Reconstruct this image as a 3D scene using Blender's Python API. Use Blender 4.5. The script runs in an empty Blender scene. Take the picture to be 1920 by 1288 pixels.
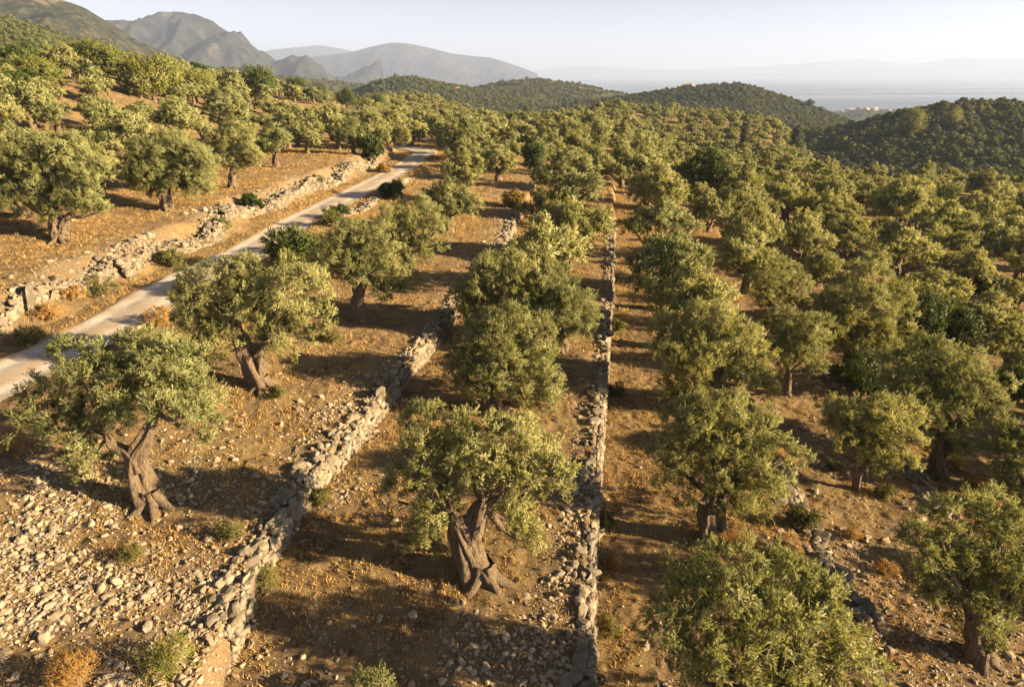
import bpy, math
import numpy as np
from math import radians as R
C = bpy.context.scene.collection
sc = bpy.context.scene

# ------------------------------------------------------------------ camera, sky, sun, exposure
CAMZ = 14.0
F = 1280.0                       # focal length in pixels of the 1920 wide photograph (24 mm on 36 mm)
PITCH = math.atan(509 / F)
cam = bpy.data.objects.new('camera', bpy.data.cameras.new('camera'))
C.objects.link(cam)
cam.location = (0, 0, CAMZ)
cam.rotation_euler = (math.pi / 2 - PITCH, 0, 0)
cam.data.sensor_width = 36; cam.data.sensor_fit = 'HORIZONTAL'; cam.data.lens = 24
cam.data.clip_start = 0.5; cam.data.clip_end = 120000
sc.camera = cam

SUN_EL, SUN_BACK = 18.0, 13.0    # elevation; degrees behind the camera's right shoulder
w = bpy.data.worlds.new('World'); sc.world = w; w.use_nodes = True
nt = w.node_tree
sky = nt.nodes.new('ShaderNodeTexSky'); sky.sky_type = 'NISHITA'; sky.sun_disc = False
sky.sun_elevation = R(SUN_EL); sky.sun_rotation = R(90 + SUN_BACK)
sky.air_density = 0.25; sky.dust_density = 1.5; sky.ozone_density = 0.0; sky.altitude = 1100
bg = nt.nodes['Background']; bg.inputs[1].default_value = 0.05
hz_ = nt.nodes.new('ShaderNodeHueSaturation'); hz_.inputs['Saturation'].default_value = 0.33     # a hazy, whitened summer sky
nt.links.new(sky.outputs[0], hz_.inputs['Color']); nt.links.new(hz_.outputs[0], bg.inputs[0])
sl = bpy.data.lights.new('sun', 'SUN'); sl.energy = 5.0; sl.angle = R(0.6); sl.color = (1.0, 0.72, 0.38)
so = bpy.data.objects.new('sun', sl); C.objects.link(so)
so.rotation_euler = (R(90 - SUN_EL), 0, R(90 - SUN_BACK))
so.location = (60, -14, 40)
sc.view_settings.view_transform = 'Standard'; sc.view_settings.look = 'None'
sc.view_settings.exposure = 2.3; sc.view_settings.gamma = 1.0; sc.view_settings.use_curve_mapping = False
cy = sc.cycles
cy.use_denoising = True; cy.denoiser = 'OPENIMAGEDENOISE'
cy.max_bounces = 6; cy.diffuse_bounces = 3; cy.glossy_bounces = 2; cy.transmission_bounces = 3; cy.volume_bounces = 1
cy.transparent_max_bounces = 4; cy.use_adaptive_sampling = False
cy.caustics_reflective = False; cy.caustics_refractive = False; cy.sample_clamp_indirect = 6

HAZE = 1.05e-4
SEA = -150.0
cp, sp = math.cos(PITCH), math.sin(PITCH)

# ------------------------------------------------------------------ helpers
def ray(u, v):
    dx = (u - 960) / F; dy = -(v - 644) / F
    return np.array([dx, cp + dy * sp, -sp + dy * cp])

def proj(x, y, z):
    zz = z - CAMZ
    d = y * cp - zz * sp; up = y * sp + zz * cp
    return 960 + F * x / d, 644 - F * up / d, d

def sstep(t):
    t = np.clip(t, 0, 1); return t * t * (3 - 2 * t)

def _h(ix, iy, iz, s):
    n = (ix * 374761393 + iy * 668265263 + iz * 2147483647 + s * 1274126177) & 0xffffffff
    n = ((n ^ (n >> 13)) * 1274126177) & 0xffffffff
    return ((n ^ (n >> 16)) & 0xffff) / 65535.0

def noise(x, y, s=0, z=None):
    x = np.asarray(x, float); y = np.asarray(y, float)
    if z is None:
        xi = np.floor(x).astype(np.int64); yi = np.floor(y).astype(np.int64)
        a = sstep(x - xi); b = sstep(y - yi)
        f = lambda i, j: _h(xi + i, yi + j, 0, s)
        return (f(0, 0) * (1 - a) + f(1, 0) * a) * (1 - b) + (f(0, 1) * (1 - a) + f(1, 1) * a) * b
    z = np.asarray(z, float)
    zi = np.floor(z).astype(np.int64); c = sstep(z - zi)
    xi = np.floor(x).astype(np.int64); yi = np.floor(y).astype(np.int64)
    a = sstep(x - xi); b = sstep(y - yi)
    f = lambda i, j, k: _h(xi + i, yi + j, zi + k, s)
    g = lambda k: (f(0, 0, k) * (1 - a) + f(1, 0, k) * a) * (1 - b) + (f(0, 1, k) * (1 - a) + f(1, 1, k) * a) * b
    return g(0) * (1 - c) + g(1) * c

def fbm(x, y, o=4, s=0):
    t = 0; a = .5; n = 0
    for i in range(o):
        t = t + a * noise(x * 2 ** i + 17.3 * i, y * 2 ** i - 9.1 * i, s + i); n += a; a *= .5
    return t / n

def ridged(x, y, o=4, s=0):
    t = 0; a = .5; n = 0
    for i in range(o):
        t = t + a * (1 - np.abs(2 * noise(x * 2 ** i + 5.7 * i, y * 2 ** i + 3.1 * i, s + i) - 1)); n += a; a *= .5
    return t / n

def mesh(name, V, Fc, mats, tint=None, smooth=False, mi=None, mass=None):
    """V (n,3); Fc (m,k) index array of equal sided faces."""
    V = np.ascontiguousarray(V, dtype=np.float32); Fc = np.ascontiguousarray(Fc, dtype=np.int32)
    me = bpy.data.meshes.new(name)
    m, k = Fc.shape
    me.vertices.add(len(V)); me.vertices.foreach_set('co', V.ravel())
    me.loops.add(m * k); me.loops.foreach_set('vertex_index', Fc.ravel())
    me.polygons.add(m)
    me.polygons.foreach_set('loop_start', np.arange(0, m * k, k, dtype=np.int32))
    if smooth: me.polygons.foreach_set('use_smooth', np.ones(m, dtype=bool))
    else: me.polygons.foreach_set('use_smooth', np.zeros(m, dtype=bool))
    for q in (mats if isinstance(mats, (list, tuple)) else [mats]): me.materials.append(q)
    if mi is not None: me.polygons.foreach_set('material_index', np.ascontiguousarray(mi, dtype=np.int32))
    me.update(calc_edges=True)
    if tint is not None:
        a = me.attributes.new('tint', 'FLOAT', 'POINT'); a.data.foreach_set('value', np.ascontiguousarray(tint, dtype=np.float32))
    if mass is not None:
        a = me.attributes.new('mass', 'FLOAT_VECTOR', 'POINT'); a.data.foreach_set('vector', np.ascontiguousarray(mass, dtype=np.float32).ravel())
    return me

def obj(name, me, parent=None, loc=None):
    o = bpy.data.objects.new(name, me); C.objects.link(o)
    if parent is not None: o.parent = parent
    if loc is not None: o.location = loc
    return o

def tag(o, label=None, cat=None, group=None, kind=None):
    if label: o['label'] = label
    if cat: o['category'] = cat
    if group: o['group'] = group
    if kind: o['kind'] = kind
    return o

def thing(name, loc, label, cat, group=None, rz=0.0, s=1.0):
    o = bpy.data.objects.new(name, None); C.objects.link(o)
    o.location = loc; o.rotation_euler = (0, 0, rz); o.scale = (s, s, s)
    o.empty_display_size = .3
    return tag(o, label, cat, group)

def unit(a): return a / np.maximum(np.linalg.norm(a, axis=-1, keepdims=True), 1e-9)

# ------------------------------------------------------------------ materials
def newmat(name):
    m = bpy.data.materials.new(name); m.use_nodes = True
    t = m.node_tree; t.nodes.clear()
    return m, t, t.nodes, t.links

def nd(ns, typ, **kw):
    n = ns.new(typ)
    for k, v in kw.items():
        if k.startswith('i_'):
            key = k[2:]; n.inputs[int(key) if key.isdigit() else key].default_value = v
        else: setattr(n, k, v)
    return n

def ramp(ns, ls, src, stops):
    r = ns.new('ShaderNodeValToRGB'); e = r.color_ramp.elements
    while len(e) < len(stops): e.new(.5)
    for q, (p, c) in zip(e, stops): q.position = p; q.color = (*c, 1)
    ls.new(src, r.inputs[0]); return r.outputs[0]

def mixc(ns, ls, fac, a, b, mode='MIX'):
    m = ns.new('ShaderNodeMix'); m.data_type = 'RGBA'; m.blend_type = mode
    for k, x in ((0, fac), (6, a), (7, b)):
        if isinstance(x, (int, float)): m.inputs[k].default_value = x
        elif isinstance(x, tuple): m.inputs[k].default_value = (*x, 1)
        else: ls.new(x, m.inputs[k])
    return m.outputs[2]

def tex(ns, ls, co, scale, detail=4, rough=.55, out=0):
    n = nd(ns, 'ShaderNodeTexNoise'); n.inputs['Scale'].default_value = scale
    n.inputs['Detail'].default_value = detail; n.inputs['Roughness'].default_value = rough
    ls.new(co, n.inputs['Vector']); return n.outputs[out]

def leaf_mat(name, a, b, c, trans=.28, rough=.55, spec=.25, massy=.55):
    """a dark, b middle, c pale leaf colour; per leaf tint, slight change from plant to plant."""
    m, t, ns, ls = newmat(name)
    at = nd(ns, 'ShaderNodeAttribute', attribute_name='tint')
    col = ramp(ns, ls, at.outputs['Fac'], [(0, a), (.55, b), (1, c)])
    oi = nd(ns, 'ShaderNodeObjectInfo')
    hs = nd(ns, 'ShaderNodeHueSaturation')
    mr = nd(ns, 'ShaderNodeMapRange'); ls.new(oi.outputs['Random'], mr.inputs[0]); mr.inputs[3].default_value = .488; mr.inputs[4].default_value = .512
    mv = nd(ns, 'ShaderNodeMapRange'); ls.new(oi.outputs['Random'], mv.inputs[0]); mv.inputs[3].default_value = 1.14; mv.inputs[4].default_value = .84
    ls.new(mr.outputs[0], hs.inputs['Hue']); ls.new(mv.outputs[0], hs.inputs['Value']); ls.new(col, hs.inputs['Color'])
    p = nd(ns, 'ShaderNodeBsdfPrincipled'); p.inputs['Roughness'].default_value = rough
    p.inputs['Specular IOR Level'].default_value = spec
    ls.new(hs.outputs[0], p.inputs['Base Color'])
    an = nd(ns, 'ShaderNodeAttribute', attribute_name='mass'); vt = nd(ns, 'ShaderNodeVectorTransform', vector_type='NORMAL', convert_from='OBJECT', convert_to='WORLD')
    ls.new(an.outputs['Vector'], vt.inputs[0])
    ge = nd(ns, 'ShaderNodeNewGeometry'); mn = nd(ns, 'ShaderNodeMix', data_type='VECTOR'); mn.inputs[0].default_value = massy
    ls.new(ge.outputs['Normal'], mn.inputs[4]); ls.new(vt.outputs[0], mn.inputs[5])
    nn = nd(ns, 'ShaderNodeVectorMath', operation='NORMALIZE'); ls.new(mn.outputs[1], nn.inputs[0]); ls.new(nn.outputs[0], p.inputs['Normal'])
    tr = nd(ns, 'ShaderNodeBsdfTranslucent')
    tc = mixc(ns, ls, 1.0, hs.outputs[0], (1.25, 1.15, .55), 'MULTIPLY'); ls.new(tc, tr.inputs[0])
    mx = nd(ns, 'ShaderNodeMixShader'); mx.inputs[0].default_value = trans
    ls.new(p.outputs[0], mx.inputs[1]); ls.new(tr.outputs[0], mx.inputs[2])
    o = nd(ns, 'ShaderNodeOutputMaterial'); ls.new(mx.outputs[0], o.inputs[0])
    return m

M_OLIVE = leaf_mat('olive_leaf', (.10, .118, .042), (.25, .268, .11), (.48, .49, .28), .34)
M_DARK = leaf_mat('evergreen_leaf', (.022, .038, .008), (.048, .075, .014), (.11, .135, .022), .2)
M_BRIGHT = leaf_mat('yellow_green_leaf', (.075, .092, .022), (.145, .16, .036), (.24, .24, .06))
M_DRYBUSH = leaf_mat('dry_bush', (.19, .12, .035), (.32, .205, .065), (.45, .31, .12))
M_CYPRESS = leaf_mat('cypress_leaf', (.02, .032, .010), (.035, .052, .014), (.06, .075, .02), .1)
M_SCRUB = leaf_mat('scrub', (.062, .082, .028), (.115, .14, .045), (.21, .225, .08), .2)
M_GRASS = leaf_mat('dry_grass_blade', (.22, .14, .048), (.35, .245, .095), (.48, .37, .17), .3, massy=0)
M_WEED = leaf_mat('weed', (.06, .07, .02), (.12, .125, .03), (.22, .2, .05), .25)

def bark_mat():
    m, t, ns, ls = newmat('olive_bark')
    tc = nd(ns, 'ShaderNodeTexCoord'); mp = nd(ns, 'ShaderNodeMapping'); mp.inputs['Scale'].default_value = (1, 1, .35)
    ls.new(tc.outputs['Object'], mp.inputs[0])
    f = tex(ns, ls, mp.outputs[0], 14, 6, .65)
    g = tex(ns, ls, tc.outputs['Object'], 2.2, 3)
    c = ramp(ns, ls, f, [(.3, (.022, .015, .010)), (.5, (.115, .082, .054)), (.72, (.25, .19, .13))])
    c = mixc(ns, ls, g, c, (.16, .13, .10))
    p = nd(ns, 'ShaderNodeBsdfPrincipled', i_Roughness=.95); p.inputs['Specular IOR Level'].default_value = .1
    ls.new(c, p.inputs['Base Color'])
    b = nd(ns, 'ShaderNodeBump'); b.inputs['Strength'].default_value = 1.0; b.inputs['Distance'].default_value = .12
    ls.new(f, b.inputs['Height']); ls.new(b.outputs[0], p.inputs['Normal'])
    o = nd(ns, 'ShaderNodeOutputMaterial'); ls.new(p.outputs[0], o.inputs[0]); return m
M_BARK = bark_mat()

def stone_mat(name, lo, mid, hi):
    m, t, ns, ls = newmat(name)
    at = nd(ns, 'ShaderNodeAttribute', attribute_name='tint')
    c = ramp(ns, ls, at.outputs['Fac'], [(0, lo), (.5, mid), (1, hi)])
    tc = nd(ns, 'ShaderNodeTexCoord')
    f = tex(ns, ls, tc.outputs['Object'], 9, 6, .7); g = tex(ns, ls, tc.outputs['Object'], 2.3, 4, .6)
    c = mixc(ns, ls, f, mixc(ns, ls, 1.0, c, (.55, .53, .5), 'MULTIPLY'), c)
    lich = ramp(ns, ls, g, [(.50, (0, 0, 0)), (.62, (.7, .7, .7))])
    c = mixc(ns, ls, lich, c, (.17, .165, .155))
    p = nd(ns, 'ShaderNodeBsdfPrincipled', i_Roughness=.92); p.inputs['Specular IOR Level'].default_value = .15
    ls.new(c, p.inputs['Base Color'])
    b = nd(ns, 'ShaderNodeBump'); b.inputs['Strength'].default_value = .7; b.inputs['Distance'].default_value = .04
    ls.new(f, b.inputs['Height']); ls.new(b.outputs[0], p.inputs['Normal'])
    o = nd(ns, 'ShaderNodeOutputMaterial'); ls.new(p.outputs[0], o.inputs[0]); return m
M_RUBBLE = stone_mat('rubble', (.18, .14, .10), (.33, .27, .20), (.49, .42, .325))
M_STONE = stone_mat('limestone', (.105, .092, .074), (.21, .18, .14), (.36, .31, .245))

def ground_mat():
    m, t, ns, ls = newmat('dry_earth')
    tc = nd(ns, 'ShaderNodeTexCoord'); co = tc.outputs['Object']
    big = tex(ns, ls, co, .11, 4, .6); mid = tex(ns, ls, co, .75, 5, .65); fine = tex(ns, ls, co, 5.5, 6, .7); vf = tex(ns, ls, co, 26, 5, .75)
    earth = ramp(ns, ls, fine, [(.3, (.06, .041, .027)), (.5, (.15, .104, .066)), (.7, (.27, .20, .135))])
    straw = ramp(ns, ls, vf, [(.3, (.11, .066, .026)), (.5, (.265, .19, .10)), (.7, (.43, .335, .195))])
    grey = ramp(ns, ls, vf, [(.3, (.12, .085, .06)), (.55, (.24, .185, .135)), (.72, (.44, .38, .30))])
    f1 = ramp(ns, ls, mid, [(.40, (0, 0, 0)), (.60, (1, 1, 1))])
    c = mixc(ns, ls, f1, earth, straw)
    at = nd(ns, 'ShaderNodeAttribute', attribute_name='tint')     # stony patches, laid with the loose stones
    mm = nd(ns, 'ShaderNodeMath', operation='MULTIPLY'); ls.new(at.outputs['Fac'], mm.inputs[0])
    f2 = ramp(ns, ls, mid, [(.3, (1, 1, 1)), (.75, (.35, .35, .35))]); ls.new(f2, mm.inputs[1])
    c = mixc(ns, ls, mm.outputs[0], c, grey)
    f3 = ramp(ns, ls, big, [(.45, (0, 0, 0)), (.7, (.5, .5, .5))])
    c = mixc(ns, ls, f3, c, mixc(ns, ls, .5, c, (.10, .10, .03)))
    p = nd(ns, 'ShaderNodeBsdfPrincipled', i_Roughness=1.0); p.inputs['Specular IOR Level'].default_value = .05
    ls.new(c, p.inputs['Base Color'])
    b1 = nd(ns, 'ShaderNodeBump'); b1.inputs['Strength'].default_value = .9; b1.inputs['Distance'].default_value = .22
    ls.new(fine, b1.inputs['Height'])
    b2 = nd(ns, 'ShaderNodeBump'); b2.inputs['Strength'].default_value = .8; b2.inputs['Distance'].default_value = .05
    ls.new(vf, b2.inputs['Height']); ls.new(b1.outputs[0], b2.inputs['Normal']); ls.new(b2.outputs[0], p.inputs['Normal'])
    o = nd(ns, 'ShaderNodeOutputMaterial'); ls.new(p.outputs[0], o.inputs[0]); return m

def road_mat():
    m, t, ns, ls = newmat('gravel_track')
    tc = nd(ns, 'ShaderNodeTexCoord'); co = tc.outputs['Object']
    a = tex(ns, ls, co, .8, 5, .6); b = tex(ns, ls, co, 16, 5, .75)
    c = ramp(ns, ls, b, [(.3, (.25, .245, .245)), (.5, (.42, .41, .41)), (.72, (.54, .53, .53))])
    c = mixc(ns, ls, ramp(ns, ls, a, [(.42, (0, 0, 0)), (.62, (.6, .6, .6))]), c, (.27, .24, .215))
    at = nd(ns, 'ShaderNodeAttribute', attribute_name='tint')     # 1 in the middle strip and at the verges, 0 in the wheel tracks
    mm = nd(ns, 'ShaderNodeMath', operation='MULTIPLY'); ls.new(at.outputs['Fac'], mm.inputs[0]); ls.new(b, mm.inputs[1])
    c = mixc(ns, ls, mm.outputs[0], c, (.30, .20, .10))
    p = nd(ns, 'ShaderNodeBsdfPrincipled', i_Roughness=1.0); p.inputs['Specular IOR Level'].default_value = .05
    ls.new(c, p.inputs['Base Color'])
    bu = nd(ns, 'ShaderNodeBump'); bu.inputs['Strength'].default_value = .7; bu.inputs['Distance'].default_value = .05
    ls.new(b, bu.inputs['Height']); ls.new(bu.outputs[0], p.inputs['Normal'])
    o = nd(ns, 'ShaderNodeOutputMaterial'); ls.new(p.outputs[0], o.inputs[0]); return m

def hill_mat(name, scale, veg, soil, rock, rockamt):
    m, t, ns, ls = newmat(name)
    tc = nd(ns, 'ShaderNodeTexCoord'); co = tc.outputs['Object']
    a = tex(ns, ls, co, scale, 6, .65); b = tex(ns, ls, co, scale * 6, 6, .7)
    c = ramp(ns, ls, b, [(.38, tuple(.45 * x for x in veg)), (.52, veg), (.66, soil)])
    c = mixc(ns, ls, ramp(ns, ls, a, [(.52, (0, 0, 0)), (.68, (.7, .7, .7))]), c, soil)
    at = nd(ns, 'ShaderNodeAttribute', attribute_name='tint')     # bare crags
    mm = nd(ns, 'ShaderNodeMath', operation='ADD'); ls.new(at.outputs['Fac'], mm.inputs[0])
    m2 = nd(ns, 'ShaderNodeMath', operation='MULTIPLY_ADD'); ls.new(b, m2.inputs[0]); m2.inputs[1].default_value = .6; m2.inputs[2].default_value = -.3
    ls.new(m2.outputs[0], mm.inputs[1])
    f = ramp(ns, ls, mm.outputs[0], [(.55 - rockamt * .3, (0, 0, 0)), (.8 - rockamt * .3, (1, 1, 1))])
    c = mixc(ns, ls, f, c, rock)
    p = nd(ns, 'ShaderNodeBsdfPrincipled', i_Roughness=1.0); p.inputs['Specular IOR Level'].default_value = .0
    ls.new(c, p.inputs['Base Color'])
    bu = nd(ns, 'ShaderNodeBump'); bu.inputs['Strength'].default_value = .6; bu.inputs['Distance'].default_value = .25 / scale * .1
    ls.new(b, bu.inputs['Height']); ls.new(bu.outputs[0], p.inputs['Normal'])
    o = nd(ns, 'ShaderNodeOutputMaterial'); ls.new(p.outputs[0], o.inputs[0]); return m

def plain(name, col, rough=.8):
    m, t, ns, ls = newmat(name)
    tc = nd(ns, 'ShaderNodeTexCoord'); f = tex(ns, ls, tc.outputs['Object'], 3.0, 4)
    c = mixc(ns, ls, f, tuple(.75 * x for x in col), col)
    p = nd(ns, 'ShaderNodeBsdfPrincipled', i_Roughness=rough); ls.new(c, p.inputs['Base Color'])
    o = nd(ns, 'ShaderNodeOutputMaterial'); ls.new(p.outputs[0], o.inputs[0]); return m

def sea_mat():
    m, t, ns, ls = newmat('sea_water')
    tc = nd(ns, 'ShaderNodeTexCoord'); mp = nd(ns, 'ShaderNodeMapping'); mp.inputs['Scale'].default_value = (.00025, .0016, 1)
    ls.new(tc.outputs['Object'], mp.inputs[0])
    f = tex(ns, ls, mp.outputs[0], 1.0, 5, .6)
    p = nd(ns, 'ShaderNodeBsdfPrincipled'); p.inputs['Base Color'].default_value = (.025, .05, .085, 1)
    ls.new(ramp(ns, ls, f, [(.4, (.24, .24, .24)), (.62, (.42, .42, .42))]), p.inputs['Roughness'])
    b = nd(ns, 'ShaderNodeBump'); b.inputs['Strength'].default_value = .25; b.inputs['Distance'].default_value = 3.
    g = tex(ns, ls, tc.outputs['Object'], .03, 4); ls.new(g, b.inputs['Height']); ls.new(b.outputs[0], p.inputs['Normal'])
    o = nd(ns, 'ShaderNodeOutputMaterial'); ls.new(p.outputs[0], o.inputs[0]); return m

# ------------------------------------------------------------------ terrain
def line(pts, z):
    """pixel polyline lying at height z -> arrays of x and y sorted by y."""
    P = []
    for u, v in pts:
        r = ray(u, v); t = (z - CAMZ) / r[2]; P.append((r[0] * t, r[1] * t))
    return np.array(P)
WA = line([(395, 1200), (425, 1120), (470, 1030), (520, 960), (570, 880), (640, 805), (700, 735), (760, 665), (832, 590), (872, 525), (930, 465), (962, 410)], 1.15)
WB = line([(1088, 1288), (1092, 1150), (1098, 1020), (1108, 900), (1118, 780), (1128, 680), (1138, 580), (1143, 500), (1147, 425)], .2)
WC = line([(1590, 1110), (1540, 1030), (1500, 955)], -.8)
WD = line([(1765, 945), (1730, 890), (1560, 705)], -1.6)
RD = line([(-70, 750), (0, 715), (120, 655), (245, 590), (330, 535), (470, 470), (560, 415), (640, 375), (700, 345), (760, 313), (790, 290)], 1.9)
def lx(W, y, s0=None, s1=None):
    y = np.asarray(y, float); x = np.interp(y, W[:, 1], W[:, 0])
    a = (W[1, 0] - W[0, 0]) / (W[1, 1] - W[0, 1]) if s0 is None else s0
    b = (W[-1, 0] - W[-2, 0]) / (W[-1, 1] - W[-2, 1]) if s1 is None else s1
    return x + a * np.minimum(y - W[0, 1], 0) + b * np.maximum(y - W[-1, 1], 0)
xA = lambda y: lx(WA, y, .05, .12)
xB = lambda y: lx(WB, y, .12, .14)
xC = lambda y: lx(WC, y, -.03, .12)
xD = lambda y: lx(WD, y, -.05, .12)
_rd = lx(RD, np.linspace(20, 118, 50), .1, .1)
def xR(y):
    y = np.asarray(y, float)
    x = lx(RD, y, .1, .06)
    return x - 26 * sstep((y - 113) / 32) - .22 * np.maximum(y - 142, 0)

def terrain(x, y):
    x = np.asarray(x, float); y = np.asarray(y, float)
    r_ = xR(y); a, b, c, d = xA(y), xB(y), xC(y), xD(y)
    nz = fbm(x * .12, y * .12, 3, 5) - .5
    fade = 1 - sstep((y - 85) / 50)
    st = lambda X, h, wd=.28: -h * sstep((x - X) / wd + .5)
    z = 1.9 + (.95 - 1.9) * np.clip((x - r_ - 1.9) / (a - r_ - 1.9), 0, 1)
    w_ = .28 + 6 * (1 - fade)
    z = z + -.85 * sstep((x - a - .2) / w_ + .5) - 1.0 * sstep((x - b - .14) / w_ + .5) - .8 * sstep((x - c - .18) / w_ + .5) - .6 * sstep((x - d - .18) / w_ + .5)
    z = z - .022 * np.clip(x - d, 0, 90)
    # bank left of the track and the field above it
    up = 1 - sstep((x - (r_ - 6.3 + .5 * np.sin(y * .6))) / (2.6 + .7 * np.sin(y * .37)))
    z = z + 1.6 * up + .02 * np.clip(r_ - 5 - x, 0, 60)
    # left hillside
    top = np.interp(y, [0, 60, 150, 210, 290, 360, 500], [6, 9.0, 9.0, 5.0, -1.5, -8, -16])
    z = z + top * sstep((-30 - x - .04 * np.maximum(y - 60, 0)) / 52)
    # plain to the right falls away, then a low rise
    rr = np.hypot(x, y); q = x / np.maximum(y, 1)
    z = z - .045 * np.maximum(rr - 55, 0) * sstep((x - 2 - .06 * y) / 40) * (1 - .45 * sstep((rr - 180) / 100))
    z = z - .22 * np.maximum(rr - 165, 0) * sstep((q - .36) / .14)
    z = z - .052 * np.maximum(rr - 140, 0) * sstep((x + 60) / 60) * sstep((.17 - q) / .12) - .10 * np.maximum(rr - 365, 0) * sstep((q - .05) / .12)
    z = z + 5.6 * np.exp(-((x - 72) / 50) ** 2 - ((y - 325) / 60) ** 2)
    z = z - .068 * np.maximum(rr - 400, 0) ** 1.0 - 6 * sstep((rr - 330) / 90) * sstep((x - 90) / 60)
    z = z + 2.0 * np.exp(-((x - 3) / 15) ** 2 - ((y - 248) / 22) ** 2)
    near = np.exp(-(rr / 160) ** 2)
    off = np.clip((np.abs(x - r_) - 1.4) / 1.0, 0, 1)
    z = z + nz * (.5 + rr * .004).clip(0, 3) * off
    z = z + off * near * (.09 * (noise(x * 1.1, y * 1.1, 31) - .5) + .07 * (noise(x * 2.7, y * 2.7, 32) - .5) + .07 * (noise(x * 4.5, y * 4.5, 33) - .5) ** 2 * 4 + .035 * (noise(x * 8.5, y * 8.5, 34) - .5))
    z = z - .10 * (1 - sstep((np.abs(x - r_) - 1.35) / .5))
    return np.maximum(z, SEA - 12)
def tz(x, y): return float(terrain(np.array([x]), np.array([y]))[0])

def hit(u, v, dz=0.0):
    """where the ray of a pixel first meets the ground raised by dz."""
    r = ray(u, v); t = np.concatenate([np.arange(8, 120, .05), np.arange(120, 700, .5)])
    z = CAMZ + r[2] * t - terrain(r[0] * t, r[1] * t) - dz
    k = np.argmax(z < 0)
    if not (z < 0).any(): k = len(t) - 1
    return np.array([r[0] * t[k], r[1] * t[k], terrain(r[0] * t[k:k + 1], r[1] * t[k:k + 1])[0]]), t[k]

def stony(x, y):
    """how stony the ground is, 0..1"""
    a, b, r_ = xA(y), xB(y), xR(y)
    n = fbm(x * .35, y * .35, 3, 41)
    t1 = (x < a + .4) & (x > r_ + 3)
    s = np.where(t1, np.clip(.95 - (y - 11) / 11, 0, .8) + .25 * np.clip(1.3 - (y - 11) / 22, 0, 1), 0)
    s = s + .9 * np.exp(-((x - a + .7) / 1.1) ** 2) + .55 * np.exp(-((x - b + .6) / .8) ** 2) * np.clip(1.2 - y / 60, 0, 1)
    s = s + np.where((x > a) & (x < b), np.clip(1.1 - (y - 12) / 3.2, 0, .6) + .35 * np.exp(-((y - 22) / 4.) ** 2) * np.clip((-1 - x) / 4, 0, 1), 0)
    s = s + np.where((x > b) & (x < xC(y)), .28 * np.clip(1.4 - (y - 11) / 4, 0, 1), 0)
    s = s + np.where((x > xC(y)) & (x < xD(y) + 1), .34 * np.clip(1.2 - (y - 18) / 25, 0, 1), 0)
    s = s + 1.0 * np.exp(-((x - r_ + 5.6) / 1.8) ** 2) * np.clip(1.2 - y / 140, 0, 1)
    return np.clip(s * (.35 + 1.15 * sstep((n - .3) / .35)), 0, 1)

def axis(lo, flo, fhi, hi, step, g):
    a = list(np.arange(flo, fhi, step)); s = step; q = fhi
    while q < hi: s *= g; q += s; a.append(q)
    s = step; q = flo; pre = []
    while q > lo: s *= g; q -= s; pre.append(q)
    return np.array(pre[::-1] + a)
gx = axis(-4200, -26, 22, 5200, .1, 1.045); gy = axis(-400, 9.5, 48, 3600, .1, 1.03)
GX, GY = np.meshgrid(gx, gy); GZ = terrain(GX, GY)
def gridfaces(ny, nx):
    i = np.arange(ny * nx).reshape(ny, nx)
    return np.stack([i[:-1, :-1], i[:-1, 1:], i[1:, 1:], i[1:, :-1]], -1).reshape(-1, 4)
tint = stony(GX, GY).ravel()
g = obj('ground', mesh('ground', np.stack([GX, GY, GZ], -1).reshape(-1, 3), gridfaces(len(gy), len(gx)), ground_mat(), tint, smooth=True))
tag(g, kind='structure')

# the track
yy = np.concatenate([np.arange(10, 80, .35), np.arange(80, 175, .9)])
cc = np.linspace(-1, 1, 25)
hw = 2.1 + .16 * (noise(yy * .25, yy * 0, 71) - .5)
cx = xR(yy); dxy = np.gradient(cx, yy); nx_, ny_ = 1 / np.hypot(1, dxy), -dxy / np.hypot(1, dxy)
RX = cx[:, None] + nx_[:, None] * cc * hw[:, None]; RY = yy[:, None] + ny_[:, None] * cc * hw[:, None]
ex = (noise(RY * .9, RX * 0 + np.sign(cc) * 3, 72) - .5) * .5 * (np.abs(cc) > .9)
RX = RX + ex * np.sign(cc)
rut = np.exp(-((np.abs(cc) - .48) / .2) ** 2)
RZ = terrain(cx, yy)[:, None] + .10 + .03 - .045 * rut - .10 * np.clip(np.abs(cc) - .86, 0, 1) / .14 + .035 * (noise(RX * 2, RY * 2, 73) - .5) + 0 * RX
tin = 1.05 * (1 - rut)[None, :] * (.5 + .5 * noise(RX * .7, RY * .4, 74)) * np.where(np.abs(cc) > .8, 1.5, 1)
rd = obj('road', mesh('road', np.stack([RX, RY, RZ], -1).reshape(-1, 3), gridfaces(len(yy), len(cc)), road_mat(), tin.ravel(), smooth=True))
tag(rd, kind='structure')

# sea
sv = np.array([[-60000, 900, SEA], [60000, 900, SEA], [60000, 46000, SEA], [-60000, 46000, SEA]])
tag(obj('sea', mesh('sea', sv, np.array([[0, 1, 2, 3]]), sea_mat())), kind='structure')

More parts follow.
